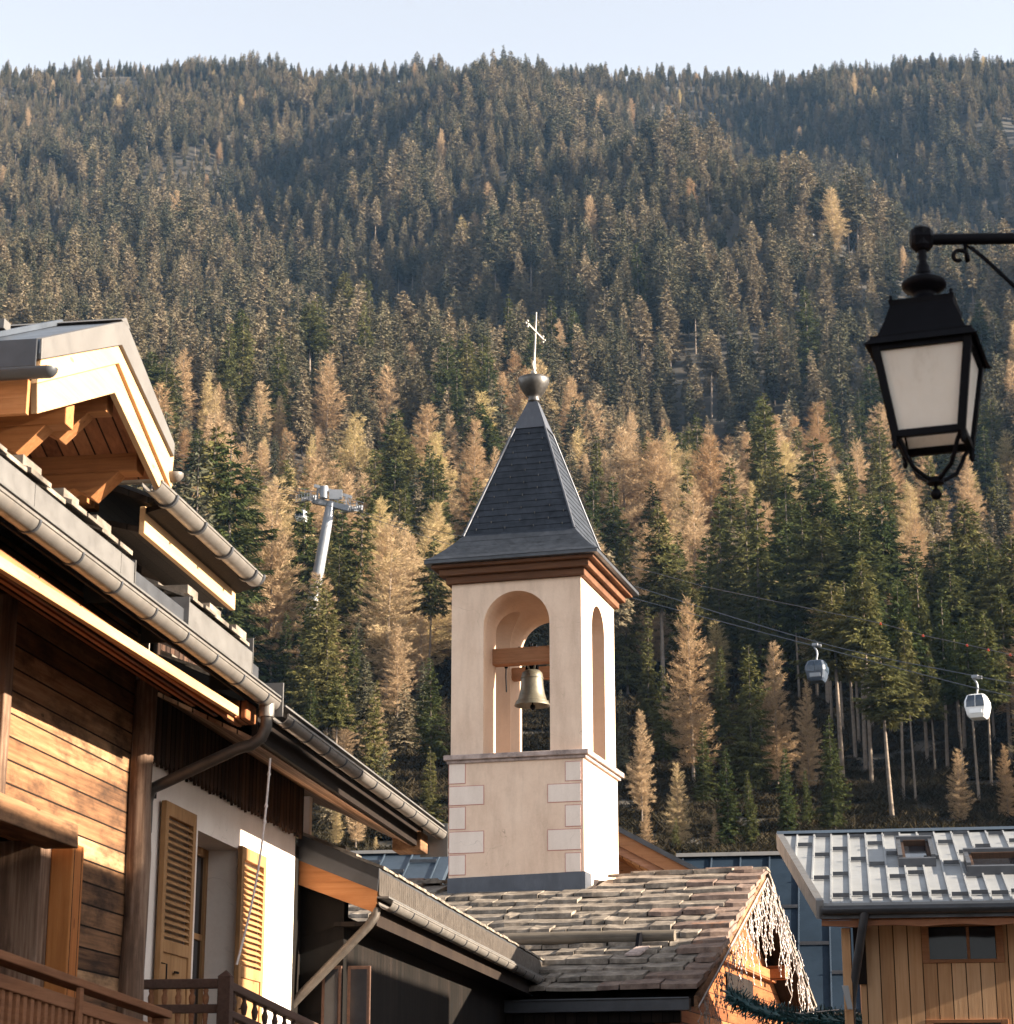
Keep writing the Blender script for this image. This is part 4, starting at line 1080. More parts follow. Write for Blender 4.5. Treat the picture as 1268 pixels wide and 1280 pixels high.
def roofwin(u0, u1, v0, v1, name):
    a, b_ = RPt(u0, v1), RPt(u1, v0)
    s0, s1 = a[1], b_[1]
    b = MB()
    x0, x1 = a[0], RPt(u1, v1)[0]
    z = lambda s: zE+KR*(s-SE_)
    def fr(xa, xb, sa, sb, h0, h1, m=0): b.hexa([(xa,sa,z(sa)+h0),(xb,sa,z(sa)+h0),(xb,sb,z(sb)+h0),(xa,sb,z(sb)+h0),(xa,sa,z(sa)+h1),(xb,sa,z(sa)+h1),(xb,sb,z(sb)+h1),(xa,sb,z(sb)+h1)], m)
    fr(x0, x1, s0, s0+.07, 0, .1); fr(x0, x1, s1-.07, s1, 0, .16); fr(x0, x0+.05, s0+.07, s1-.07, 0, .13); fr(x1-.05, x1, s0+.07, s1-.07, 0, .13)
    fr(x0+.05, x0+.085, s0+.07, s1-.07, .0, .1, 1); fr(x1-.085, x1-.05, s0+.07, s1-.07, 0, .1, 1); fr(x0+.085, x1-.085, s1-.11, s1-.07, 0, .12, 1)
    w_ = b.build(name, [M['dark_metal'], M['dark_boards']], rh)
    b = MB(); fr(x0+.085, x1-.085, s0+.07, s1-.11, .03, .05); b.build('pane', M['glass'], w_)
roofwin(1124, 1171, 1060, 1084, 'roof_window')
roofwin(1210, 1300, 1075, 1094, 'roof_window')
ggz = zE-.11
b = MB().trough((e0[0]+.03,SE_-.09,ggz+.04),(wR,SE_-.09,ggz+.04),.065)
b.build('gutter', M['dark_metal'], rh)
MB().box(e0[0], wR, SE_-.02, SE_+.02, zE-.17, zE-.03).build('eave_flashing', M['dark_metal'], rh)
zb0 = L.S(1150,1140,SE_+.05)[2]; zb1_ = L.S(1150,1158,SE_+.05)[2]
MB().box(e0[0]+.02, wR, SE_+.03, SE_+.13, (zb0+zb1_)/2+.01, zb0).build('eave_beam', M['beam_right'], rh, .008)
wv = MB(); x = e0[0]+.02; 
n_ = 90; 
top = [(e0[0]+.02+(wR-e0[0]-.02)*i/n_, SE_+.05, (zb0+zb1_)/2) for i in range(n_+1)]
bot = [(x_, y_, zb1_+.022*abs(math.sin(x_*4.2))) for x_, y_, z_ in top]
wv.v = top+bot+[(a_, b_+.06, c_) for a_, b_, c_ in top+bot]
N = n_+1
for i in range(n_):
    wv.f += [(i, N+i, N+i+1, i+1), (2*N+i, 2*N+i+1, 3*N+i+1, 3*N+i), (N+i, 3*N+i, 3*N+i+1, N+i+1), (i, i+1, 2*N+i+1, 2*N+i)]
wv.f += [(0,2*N,3*N,N), (n_,N+n_,3*N+n_,2*N+n_)]
wv.m = [0]*len(wv.f); wv.sm = [False]*len(wv.f)
wv.build('scalloped_board', M['beam_right'], rh)
SW = SE_+.75
wl = L.S(1075, 1200, SW)[0]
wA, wB_ = L.S(1157, 1180, SW), L.S(1250, 1180, SW)
wz0, wz1 = L.S(1200, 1199, SW)[2], L.S(1200, 1158, SW)[2]
lz = L.S(1200, 1279, SW)[2]
b = MB().box(wl, wA[0], SW, SW+.2, -1.7, zE+.1).box(wB_[0], wR, SW, SW+.2, -1.7, zE+.1).box(wA[0], wB_[0], SW, SW+.2, wz1, zE+.1).box(wA[0], wB_[0], SW, SW+.2, lz, wz0)
b.box(wA[0], wB_[0], SW, SW+.2, -1.7, lz-1.1)
b.build('wall', M['plank_right'], rh)
MB().box(wl, wl+.2, SW+.2, sr+3, -1.7, zE).build('side_wall', M['plank_right'], rh)
def win(z0, z1, nm='window'):
    x0, x1 = wA[0], wB_[0]
    b = MB().box(x0-.04, x0+.04, SW-.025, SW+.1, z0-.04, z1+.04).box(x1-.04, x1+.04, SW-.025, SW+.1, z0-.04, z1+.04).box(x0+.04, x1-.04, SW-.025, SW+.1, z1, z1+.04).box(x0+.04, x1-.04, SW-.025, SW+.1, z0-.04, z0)
    b.box(x0+(x1-x0)*.56, x0+(x1-x0)*.6, SW+.04, SW+.09, z0, z1)
    o = b.build(nm, M['bell_beam'], rh, .004)
    MB().box(x0+.04, x1-.04, SW+.06, SW+.07, z0, z1).build('pane', M['glass'], o)
win(wz0, wz1); win(lz-1.1, lz)
pA, pB = L.S(1053, 1195, SE_+.35), L.S(1065, 1195, SE_+.35)
MB().box(pA[0], pB[0], SE_+.3, SE_+.42, -1.7, zb1_+.02).build('porch_post', M['plank_right'], rh, .008)
q0, q1 = L.S(1066, 1160, SW+.05), L.S(1086, 1231, SW+.05)
MB().box(q0[0], q1[0]-.02, SW-.05, SW-.01, q1[2], q0[2]).build('dark_gap_panel', M['dark_boards_w'], rh, .006)  # dark panel standing in for the shaded gap beside the porch post
pth = [L.S(u, v, s) for u, v, s in ((1081,1137,SE_-.09),(1080,1148,SE_-.08),(1078,1162,SE_-.02),(1070,1215,SE_+.3),(1067,1232,SE_+.36),(1065,1250,SE_+.4),(1064,1285,SE_+.4),(1064,1420,SE_+.4))]
MB().tube(pth, .048, 12).build('downpipe', M['dark_metal'], rh)
a = [L.S(1056,1232,SE_+.2), L.S(1062,1262,SE_+.2)]
MB().hexa([(a[0][0]-.03,SE_+.18,a[0][2]),(a[0][0]+.04,SE_+.18,a[0][2]),(a[0][0]+.04,SE_+.22,a[0][2]),(a[0][0]-.03,SE_+.22,a[0][2]),(a[1][0]-.02,SE_+.18,a[1][2]),(a[1][0]+.04,SE_+.18,a[1][2]),(a[1][0]+.04,SE_+.22,a[1][2]),(a[1][0]-.02,SE_+.22,a[1][2])]).build('slanting_brace', M['roof_pale'], rh, .004)

# ------------------------------------------------------------------ roofs behind the church
def seamed_house(label, Se, u_e, v_e, v_r, deg, wl_, wr_, mat, step):
    k = math.tan(math.radians(deg))
    z_e = L.S(u_e, v_e, Se)[2]
    rr = L.P(u_e, v_r, Se, z_e, k); s_r, z_r = rr[1], rr[2]
    h = thing('metal_roofed_house', label, 'house', L, ((wl_+wr_)/2, s_r, -1.7))
    poly = [(wl_,Se,z_e),(wr_,Se,z_e),(wr_,s_r,z_r),(wl_,s_r,z_r)]
    b = MB().hexa([V3(p,-.15) for p in poly]+[V3(p,0) for p in poly])
    b.hexa([(wl_,s_r,z_r-.15),(wr_,s_r,z_r-.15),(wr_,2*s_r-Se,z_e-.15),(wl_,2*s_r-Se,z_e-.15),(wl_,s_r,z_r),(wr_,s_r,z_r),(wr_,2*s_r-Se,z_e),(wl_,2*s_r-Se,z_e)])
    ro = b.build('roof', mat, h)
    b = MB(); w = wl_+.1; i = 0; BL = []
    while w < wr_:
        b.prism([(w,Se,z_e),(w,s_r,z_r),(w,s_r,z_r+.045),(w,Se,z_e+.045)], (.025,0,0))
        for f in ((.2,.62) if i % 2 else (.38,.8)):
            s = Se+(s_r-Se)*f; z = z_e+(z_r-z_e)*f
            BL.append((w+.03, w+step-.01, s-.02, s+.02, z+.02, z+.08))
        w += step; i += 1
    b.build('standing_seams', M['roof_blue'], ro); [MB().box(*q_).build('snow_bar', M['dark_metal'], ro) for q_ in BL if q_[1] < wr_]
    MB().prism([(wl_-.02,s_r-.14,z_r-.02),(wl_-.02,s_r,z_r+.07),(wl_-.02,s_r+.14,z_r-.02)], (wr_-wl_+.04,0,0)).build('ridge_cap', M['sheet'], ro)
    MB().box(wl_+.4, wr_-.4, Se+.5, 2*s_r-Se-.5, -1.7, z_e+.1).build('wall', M['white_wall'], h)
    MB().trough((wl_,Se-.07,z_e-.06),(wr_,Se-.07,z_e-.06),.07).build('gutter', M['zinc'], h)
x0 = L.S(845, 1067, 42)[0]; 
seamed_house('house with steep blue-grey shade-darkened seamed metal roof seen between church gable and plank chalet', 38.0, 1045, 1262, 1067, 36, x0, L.S(1100,1262,38)[0], M['roof_shade_toned'], .56)
seamed_house('house with pale blue seamed metal roof peeking out left of the bell tower', 44.0, 505, 1135, 1066, 30, L.S(380,1066,47)[0], L.S(572,1066,47)[0], M['roof_blue'], .62)
# timber gable just right of the tower
SG = 41.0
G = lambda u, v, s=SG: L.S(u, v, s)
gh = thing('timber_gable_house', 'house with brown timber gable and dark roof edge just right of the bell tower base', 'house', L, (G(725,1060)[0], SG+2, -1.7))
ap, rt, lf = G(725,1008), G(878,1088), G(574,1090)
def gslope(p, q, z0, z1, s0, s1, mat, nm):
    MB().prism([(p[0],s0,p[2]-z0),(q[0],s0,q[2]-z0),(q[0],s0,q[2]-z1),(p[0],s0,p[2]-z1)], (0,s1-s0,0)).build(nm, mat, gh)
for q_ in (rt, lf):
    gslope(ap, q_, 0, .1, SG-.05, SG+7, M['dark_metal'], 'roof')
    gslope(ap, q_, .1, .36, SG, SG+.05, M['far_wood'], 'verge_board')
    gslope(ap, q_, .36, .52, SG+.06, SG+.1, M['beam_right'], 'verge_board')
    gslope(ap, q_, .52, .56, SG+.1, SG+1.2, M['orange_y'], 'soffit')
MB().prism([(lf[0]+.8,SG+1.2,-1.7),(rt[0]-.8,SG+1.2,-1.7),(rt[0]-.8,SG+1.2,rt[2]-.1),(ap[0],SG+1.2,ap[2]-.5),(lf[0]+.8,SG+1.2,lf[2]-.1)], (0,5.5,0)).build('wall', M['far_wood'], gh)

# ------------------------------------------------------------------ unseen chalet added across the lane, shaped to shade the doorway and shutters
oh = thing('added_shade_chalet', 'unseen tall timber chalet added right of the lane to shade doorway and shutters', 'chalet', L, (7.5, 17, -1.7))
OZ = 4.87; O0, O1 = 6.0, 16.8
MB().box(5.4, 10, O0+.6, O1-.6, -1.7, OZ+.1).build('wall', M['old_wood'], oh)
MB().prism([(4.6,O0,OZ-.1),(7.6,O0,OZ+.8),(10.7,O0,OZ-.1),(10.7,O0,OZ+.06),(7.6,O0,OZ+.96),(4.6,O0,OZ+.06)], (0,O1-O0,0)).build('roof', M['slate'], oh)
for d0, d1, dz in ((14.1,15.35,5.68),(15.35,16.7,5.74)):  # dormers shaped so that their shadow covers the shutters
    MB().box(4.62, 7.6, d0, d1, OZ+.07, dz).build('dormer', M['old_wood'], oh)
MB().prism([(4.55,13.95,5.6),(4.55,15.45,5.72),(4.55,16.8,5.6),(4.55,16.8,5.66),(4.55,15.45,5.78),(4.55,13.95,5.66)], (3.2,0,0)).build('dormer_roof', M['slate'], oh)
for s in (10.2, 12.4, 14.6):
    w_ = MB().box(5.36, 5.4, s-.5, s+.5, .6, 2.0).build('window', M['shutter'], oh)
    MB().box(5.35, 5.362, s-.42, s+.42, .68, 1.92).build('pane', M['glass'], w_)

bn = thing('added_shade_barn', 'unseen low timber barn added right of the lane to shade the lean-to shed', 'barn', L, (7, 22.2, -1.7))  # unseen barn, added and sized to keep sun off the lean-to wall
MB().box(4.9, 9, 19.2, 23.85, -1.7, 4.3).build('wall', M['old_wood_v'], bn)
MB().prism([(4.6,18.95,4.5),(7,18.95,5.3),(9.4,18.95,4.5),(9.4,18.95,4.62),(7,18.95,5.42),(4.6,18.95,4.62)], (0,5.0,0)).build('roof', M['slate'], bn)
MB().box(4.86, 4.9, 21.3, 23.0, -1.7, .9).build('door', M['dark_boards_w'], bn)
# ------------------------------------------------------------------ street lamp at the right
LF = Frame(2)
LROT = -17
l0 = WORLD.S(1160, 470, 7.7)
def grid(fr, p): return (p[0]*fr.b[0]+p[1]*fr.b[1], p[0]*fr.a[0]+p[1]*fr.a[1], p[2])
lc = grid(LF, l0); lx, ly = lc[0], lc[1]
PXM = math.hypot(lx, ly)/2640/1.0                  # metres per photo pixel at the lantern, roughly
zv = lambda v: LF.S(1158, v, ly)[2]
xu = lambda u, v=470: LF.S(u, v, ly)[0]
xpole = LF.S(1352, 300, ly)[0]
sl_ = thing('street_lamp', 'black iron street lamp with frosted glass lantern hanging from a scrolled bracket at the right', 'street lamp', LF, (xpole, ly, -1.7))
def B_(nm_, mb, mat='iron', par=None, bev=0):
    if nm_ in ('hood', 'hood_rim', 'lantern_frame', 'bottom_cage', 'pane', 'hood_knob'): mb.rotz(lx, ly, LROT)
    return mb.build(nm_, M[mat], par or sl_, bev)
hf = lambda v, h: LF.S(1158, v-9, ly-h)[2]
zarm = zv(299.5); lx = xu(1152, 300)
xk = lx
B_('pole', MB().lathe([(.11,-1.7),(.11,-1.5),(.075,-1.35),(.07,-.6),(.055,-.5),(.045,zarm-.6),(.05,zarm-.5),(.04,zarm-.45),(.04,zarm+.1),(.055,zarm+.12),(.03,zarm+.2),(0,zarm+.24)], (xpole,ly,0), 16))
B_('bracket_arm', MB().tube([(xk,ly,zarm),(xpole,ly,zarm)], .0225, 12))
B_('knuckle', MB().tube([(xk-.042,ly,zarm+.002),(xk-.03,ly,zarm+.002),(xk+.03,ly,zarm+.002),(xk+.042,ly,zarm+.002)], [.03,.045,.045,.033], 8, smooth=False).tube([(xk,ly,zarm-.045),(xk,ly,zarm-.03),(xk,ly,zarm+.038),(xk,ly,zarm+.05)], [.03,.042,.042,.025], 8, smooth=False))
spr = []
xs0 = xu(1199, 322); zs0 = zv(322)
for i in range(30):
    a = math.radians(-60-i*11.5); r = .012+.0011*i*.78
    spr.append((xs0+r*math.cos(a)*1.0, ly, zs0+r*math.sin(a)))
top_ = [(xu(1206,306),ly,zv(306.5)),(xu(1216,312),ly,zv(312)),(xu(1232,326),ly,zv(325)),(xu(1250,343),ly,zv(342)),(xu(1268,360),ly,zv(359)),(xu(1300,391),ly,zv(392)),(xpole-.03,ly,zv(434))]
B_('scroll_brace', MB().tube(spr+top_, .0085, 8))
zk = zv(313)
hs = lambda v: zv(v)
B_('stem', MB().lathe([(.02,hs(314)),(.016,hs(318)),(.021,hs(321)),(.014,hs(326)),(.02,hs(331)),(.026,hs(334)),(.026,hs(338)),(.03,hs(340)),(.03,hs(343))], (lx,ly,0), 16))
B_('vent_cap', MB().lathe([(.02,hs(343)),(.045,hs(346)),(.083,hs(353)),(.087,hs(356)),(.08,hs(361)),(.05,hs(366)),(.042,hs(369)),(.045,hs(373)),(.075,hf(377,.12)+.0),(.08,hf(384,.12))], (lx,ly,0), 22))
def sq(h, z): return [(lx-h,ly-h,z),(lx+h,ly-h,z),(lx+h,ly+h,z),(lx-h,ly+h,z)]
mm = (xu(1225)-xu(1080))/145*.94
hb_, zs_ = [], []
hood = MB()
prof = [(43.5,379),(42,386),(43,390),(50,406),(55,416),(58,421)]
for (h0, v0), (h1, v1) in zip(prof[:-1], prof[1:]):
    hood.hexa(sq(h1*mm, hf(v1, h1*mm))+sq(h0*mm, hf(v0, h0*mm)))
ho = B_('hood', hood)
for k in (-1, 1):
    for j in (-1, 1):
        B_('hood_knob', MB().lathe([(0,.02),(.008,.014),(.006,.004),(.009,0)], (lx+k*40*mm, ly+j*40*mm, hf(379,40*mm)), 8), par=ho)
R = 71*mm
zt_, zb_ = hf(421, R), hf(431, R)
rim = MB()
for sx, sy, ln in ((0,-1,1),(0,1,1),(-1,0,0),(1,0,0)):
    if ln: rim.hexa([(lx-R-.012,ly+sy*R-.006,zb_),(lx+R+.012,ly+sy*R-.006,zb_),(lx+R+.012,ly+sy*R+.006,zb_),(lx-R-.012,ly+sy*R+.006,zb_),(lx-R+.02,ly+sy*(R-.02)-.006,zt_),(lx+R-.02,ly+sy*(R-.02)-.006,zt_),(lx+R-.02,ly+sy*(R-.02)+.006,zt_),(lx-R+.02,ly+sy*(R-.02)+.006,zt_)])
    else: rim.hexa([(lx+sx*R-.006,ly-R,zb_),(lx+sx*R+.006,ly-R,zb_),(lx+sx*R+.006,ly+R,zb_),(lx+sx*R-.006,ly+R,zb_),(lx+sx*(R-.02)-.006,ly-R+.02,zt_),(lx+sx*(R-.02)+.006,ly-R+.02,zt_),(lx+sx*(R-.02)+.006,ly+R-.02,zt_),(lx+sx*(R-.02)-.006,ly+R-.02,zt_)])
rim.box(lx-R+.012, lx+R-.012, ly-R+.012, ly+R-.012, zt_-.008, zt_+.004)
B_('hood_rim', rim)
# tapered cage: frame bars and frosted panes
h0, h1 = 61*mm, 42.5*mm; ztp, zbt = hf(431, h0), hf(551, h1)
fr = MB(); lp = lambda f: h0+(h1-h0)*f
zz = lambda f: ztp+(zbt-ztp)*f
for sx in (-1, 1):
    for sy in (-1, 1):
        fr.beam((lx+sx*h0,ly+sy*h0,ztp), (lx+sx*h1,ly+sy*h1,zbt), .03, .03, up=(0,1,0))
for f, t in ((.04,.03),(.97,.028)):
    h = lp(f)
    for s_ in (-1, 1):
        fr.box(lx-h, lx+h, ly+s_*h-.012, ly+s_*h+.012, zz(f)-t/2, zz(f)+t/2)
        fr.box(lx+s_*h-.012, lx+s_*h+.012, ly-h, ly+h, zz(f)-t/2, zz(f)+t/2)
B_('lantern_frame', fr, bev=.002)
fa, fb = .06, .95
for sx, sy in ((0,-1),(0,1),(-1,0),(1,0)):
    ha, hb2 = lp(fa)-.004, lp(fb)-.004; t = .006
    if sy: pts = [(lx-ha,ly+sy*ha-t/2,zz(fa)),(lx+ha,ly+sy*ha-t/2,zz(fa)),(lx+ha,ly+sy*ha+t/2,zz(fa)),(lx-ha,ly+sy*ha+t/2,zz(fa))]; pb = [(lx-hb2,ly+sy*hb2-t/2,zz(fb)),(lx+hb2,ly+sy*hb2-t/2,zz(fb)),(lx+hb2,ly+sy*hb2+t/2,zz(fb)),(lx-hb2,ly+sy*hb2+t/2,zz(fb))]
    else: pts = [(lx+sx*ha-t/2,ly-ha,zz(fa)),(lx+sx*ha+t/2,ly-ha,zz(fa)),(lx+sx*ha+t/2,ly+ha,zz(fa)),(lx+sx*ha-t/2,ly+ha,zz(fa))]; pb = [(lx+sx*hb2-t/2,ly-hb2,zz(fb)),(lx+sx*hb2+t/2,ly-hb2,zz(fb)),(lx+sx*hb2+t/2,ly+hb2,zz(fb)),(lx+sx*hb2-t/2,ly+hb2,zz(fb))]
    B_('pane', MB().hexa(pb+pts), 'frosted')
MB().lathe([(0,-.06),(.03,-.05),(.042,-.02),(.03,.02),(.018,.05),(.02,.1)], (lx,ly,zt_-.14), 14).build('lamp_bulb', M['white_wire'], sl_)
# four bowed bars meet below in a ball
zc_, zball = hs(602), hs(617)
cg = MB()
for sx in (-1, 1):
    for sy in (-1, 1):
        pp = [(lx+sx*(h1-.004),ly+sy*(h1-.004),zbt),(lx+sx*(h1-.02),ly+sy*(h1-.02),zbt-.03),(lx+sx*(h1-.03),ly+sy*(h1-.03),hs(574)),(lx+sx*(h1-.05),ly+sy*(h1-.05),hs(588)),(lx+sx*(h1-.085),ly+sy*(h1-.085),hs(597)),(lx+sx*.015,ly+sy*.015,hs(601))]
        cg.tube(pp, .0085, 8)
        cg.lathe([(0,-.03),(.008,-.022),(.011,-.008),(.007,0),(.012,.012),(.01,.03)], (lx+sx*(h1+.006),ly+sy*(h1+.006),zbt-.02), 8)
cg.tube([(lx,ly,hs(605)),(lx,ly,hs(598))], [.034,.03], 12)
B_('bottom_cage', cg)
B_('bottom_ball', MB().lathe([(0,-.022),(.014,-.018),(.022,0),(.016,.016),(.007,.022),(.007,.04)], (lx,ly,hs(618)), 14))
# ------------------------------------------------------------------ cable car
DP = 270.0
pb = WORLD.S(398, 716, DP-1); 
zg_ = float(terr(pb[0], DP-2))
pt = WORLD.S(414, 628, DP)
py = thing('cable_car_pylon', 'grey steel cable car pylon with cross-arm and roller rails above the larches, left of tower', 'pylon', WORLD, (pb[0]-2.0, DP-3, zg_-1))
sl0 = Vector(pt)-Vector(pb)
bot = Vector(pb)-sl0*((pb[2]-zg_+2)/sl0.z)
MB().tube([bot, pt], [.95,.62], 16).build('column', M['galv'], py)
a0, a1 = Vector(WORLD.S(374,622,DP+1)), Vector(WORLD.S(455,640,DP-1))
mid = Vector(pt)
ax = (a1-a0).normalized()
MB().beam(a0+ax*2.0, a1-ax*2.0, .9, .7).build('cross_arm', M['galv'], py)
line = Vector((.43,-.88,-.2)).normalized()          # direction the ropes leave towards the valley
def train(c, nm='roller_rail'):
    b = MB().beam(c-line*2.6, c+line*2.6, .18, .3)
    for k in range(7):
        p = c+line*(-2.4+.8*k)+Vector((0,0,.25)); sd = line.cross(Vector((0,0,1))).normalized()
        b.tube([p-sd*.09, p+sd*.09], .27, 12)
    for off in (.8,):
        sd = line.cross(Vector((0,0,1))).normalized()
        for h in (.5, 1.0): b.beam(c-line*2.6+sd*off+Vector((0,0,h-.3)), c+line*2.6+sd*off+Vector((0,0,h-.3)), .06, .06)
        for k in range(6): 
            p = c+line*(-2.6+1.04*k)+sd*off; b.beam(p+Vector((0,0,-.4)), p+Vector((0,0,.75)), .07, .07, up=(1,0,0))
        b.beam(c-line*2.6+sd*off+Vector((0,0,-.35)), c+line*2.6+sd*off+Vector((0,0,-.35)), .6, .06)
    b.build(nm, M['galv'], py)
cL, cR = a0+ax*1.4, a1-ax*1.3
train(cL); train(cR)
u0, u1 = Vector(WORLD.S(393,607,DP)), Vector(WORLD.S(440,622,DP))
b = MB().beam(u0, u1, .35, .4)
for t_ in (.1, .85):
    p = u0.lerp(u1, t_); q = a0.lerp(a1, .22+.6*t_)
    b.beam(p, q, .22, .22, up=(0,1,0)); b.beam(p, q+ax*.9, .16, .16, up=(0,1,0))
b.build('gantry', M['galv'], py)
b = MB()
for k in range(9):
    p = a0.lerp(a1, .1+.1*k)+Vector((0,-.6,0)); b.beam(p, p+Vector((0,0,1.1)), .07, .07, up=(0,1,0))
b.beam(a0+Vector((0,-.6,1.1)), a1+Vector((0,-.6,1.1)), .07, .07); b.beam(a0+Vector((0,-.6,.6)), a1+Vector((0,-.6,.6)), .06, .06)
b.tube([mid+Vector((-.9,-.5,.4)), mid+Vector((-.9,-.5,2.0))], .55, 10)
b.box(mid.x-.2, mid.x+1.5, mid.y-.9, mid.y-.5, mid.z+.2, mid.z+1.5)
b.build('catwalk', M['galv'], py)
G1 = Vector(WORLD.S(1020, 806, 170)); G2 = Vector(WORLD.S(1220, 846, 151.5))
def rope(label, pts_px):
    pts = [Vector(WORLD.S(u, v, y)) for u, v, y in pts_px]
    out = []
    for i in range(len(pts)-1):
        p0 = pts[max(i-1,0)]; p1 = pts[i]; p2 = pts[i+1]; p3 = pts[min(i+2,len(pts)-1)]
        for k in range(10):
            t = k/10; out.append(.5*((2*p1)+(-p0+p2)*t+(2*p0-5*p1+4*p2-p3)*t*t+(-p0+3*p1-3*p2+p3)*t**3))
    out.append(pts[-1])
    tag(MB().tube(out, .036, 6).build('haul_rope', M['cable']), label, 'cable', 'cable car ropes')
rope('upper steel cable car rope, the one carrying the white-fronted gondola', [(200,560,360),(455,641,268),(640,684,243),(800,735,214),(1020,802,172),(1220,845,151.5),(1420,880,134)])
rope('lower steel cable car rope, the one carrying the dark gondola among the trees', [(180,585,360),(374,622,270),(640,706,243),(800,750,214),(1020,808,170),(1220,860,149),(1420,905,131)])
def gondola(label, top, w, yaw, size=1.0, dark=False):
    gd = thing('gondola_cabin', label, 'gondola', Frame(yaw), (0,0,0), 'cable car gondolas')
    gd.location = top
    s = size
    body = MB()
    def rr(hx, hy, z): return [(-hx,-hy*.8,z),(-hx*.8,-hy,z),(hx*.8,-hy,z),(hx,-hy*.8,z),(hx,hy*.8,z),(hx*.8,hy,z),(-hx*.8,hy,z),(-hx,hy*.8,z)]
    def stack(b, secs, m=0):
        vs = [p for sec in secs for p in rr(*sec)]; n = 8; k = len(secs)
        fs = [(i*n+j, i*n+(j+1)%n, (i+1)*n+(j+1)%n, (i+1)*n+j) for i in range(k-1) for j in range(n)]
        fs += [tuple(reversed(range(n))), tuple(range((k-1)*n, k*n))]
        b.add(vs, fs, m)
    zt = -1.55*s
    stack(body, [(.62*s,.7*s,zt-2.0*s),(.78*s,.86*s,zt-1.75*s),(.95*s,1.0*s,zt-1.0*s),(.93*s,.97*s,zt-.6*s),(.72*s,.75*s,zt-.08*s),(.5*s,.55*s,zt)])
    bo = body.build('cabin', M['grey_paint' if dark else 'white_paint'], gd, .04*s)
    for sx, sy in ((0,-1),(0,1),(-1,0),(1,0)):
        for k in (-1, 1):
            if sy:
                y = sy
                pane = MB()
                for (za, ya, xa), (zb2, yb, xb) in (((-1.12,.99,.74),(-.6,.985,.72)),((-.6,.985,.72),(-.12,.79,.58))):
                    pane.prism([(k*.04*s,y*ya*s,zt+za*s),(k*xa*s,y*ya*s,zt+za*s),(k*xb*s,y*yb*s,zt+zb2*s),(k*.04*s,y*yb*s,zt+zb2*s)], (0,y*.035*s,0))
                pane.build('window', M['gondola_glass'], bo)
            elif dark or sx < 0:
                x = sx
                pane = MB()
                for (za, xa, ya), (zb2, xb, yb) in (((-1.12,.94,.76),(-.6,.945,.74)),((-.6,.945,.74),(-.12,.755,.6))):
                    pane.prism([(x*xa*s,k*.04*s,zt+za*s),(x*xa*s,k*ya*s,zt+za*s),(x*xb*s,k*yb*s,zt+zb2*s),(x*xb*s,k*.04*s,zt+zb2*s)], (x*.03*s,0,0))
                pane.build('window', M['gondola_glass'], bo)
    MB().box(-.5*s, .5*s, -1.0*s, -.93*s, zt-1.66*s, zt-1.3*s).build('ski_rack', M['white_paint' if not dark else 'galv'], bo)
    MB().tube([(0,0,zt),(0.02*s,0,zt+.25*s),(.1*s,0,zt+.6*s),(.05*s,0,zt+1.0*s),(-.12*s,0,zt+1.3*s),(-.12*s,0,zt+1.5*s)], .09*s, 8).build('hanger', M['galv'], gd)
    MB().box(-.3*s, .22*s, -.35*s, .35*s, zt+1.42*s, zt+1.66*s).tube([(-.3*s,0,zt+1.5*s),(.5*s,0,zt+1.46*s)], .14*s, 8).build('rope_grip', M['galv'], gd)
gondola('white sunlit gondola cabin hanging before dark trunks at the right', G2, 0, 24, .86)
gondola('dark gondola cabin with blue windows hanging behind a larch top', G1, 0, 20, .86, True)
gondola('small white gondola cabin hanging under the pylon arm', Vector(WORLD.S(378, 628, 285)), 0, 20, .8)
# coloured bulbs on a wire crossing the street
bp = [(790,708,30.5),(880,733,29),(1000,758,27),(1101,779,25.4),(1154,794,24.6),(1209,806,23.8),(1263,818,23),(1400,852,21)]
pts = [Vector(WORLD.S(*p)) for p in bp]
fl = thing('bulb_string', 'thin dark wire with small red bulbs slung across the trees above the gondolas', 'string lights', WORLD, tuple(pts[4]))
MB().tube(pts, .0045, 5).build('wire', M['cable'], fl)
for i in range(3, 7):
    for f in (0.0, .5):
        if i == 6 and f: continue
        p = pts[i].lerp(pts[i+1], f) if f else pts[i]
        if f and i != 5: continue
        MB().lathe([(0,-.022),(.015,-.014),(.015,-.003),(.006,.008)], p, 8).build('bulb', M['red_bulb'], fl)
# ------------------------------------------------------------------ trees
def quads_mesh(name, P0, D, Wd, w0, w1, mats, trunk=None):
    """leaf sprays: each a tapered quad from P0 along D (numpy arrays)"""
    n = len(P0)
    V = np.empty((n*4, 3), np.float32)
    V[0::4] = P0-Wd*(w0*.5)[:,None]; V[1::4] = P0+Wd*(w0*.5)[:,None]
    V[2::4] = P0+D+Wd*(w1*.5)[:,None]; V[3::4] = P0+D-Wd*(w1*.5)[:,None]
    tv, tf = trunk if trunk else (np.zeros((0,3), np.float32), [])
    me = bpy.data.meshes.new(name)
    nv = len(V)+len(tv); me.vertices.add(nv)
    me.vertices.foreach_set('co', np.concatenate([V, np.asarray(tv, np.float32).reshape(-1,3)]).ravel())
    loops = np.concatenate([np.arange(n*4, dtype=np.int32), (np.array(tf, np.int32).ravel()+n*4 if len(tf) else np.zeros(0, np.int32))])
    me.loops.add(len(loops)); me.loops.foreach_set('vertex_index', loops)
    nf = len(loops)//4
    me.polygons.add(nf); me.polygons.foreach_set('loop_start', np.arange(0, nf*4, 4, dtype=np.int32))
    for m_ in mats: me.materials.append(m_)
    mi = np.zeros(nf, np.int32); mi[n:] = 1 if len(mats) > 1 else 0
    me.polygons.foreach_set('material_index', mi)
    me.update(calc_edges=True); me.validate()
    return me
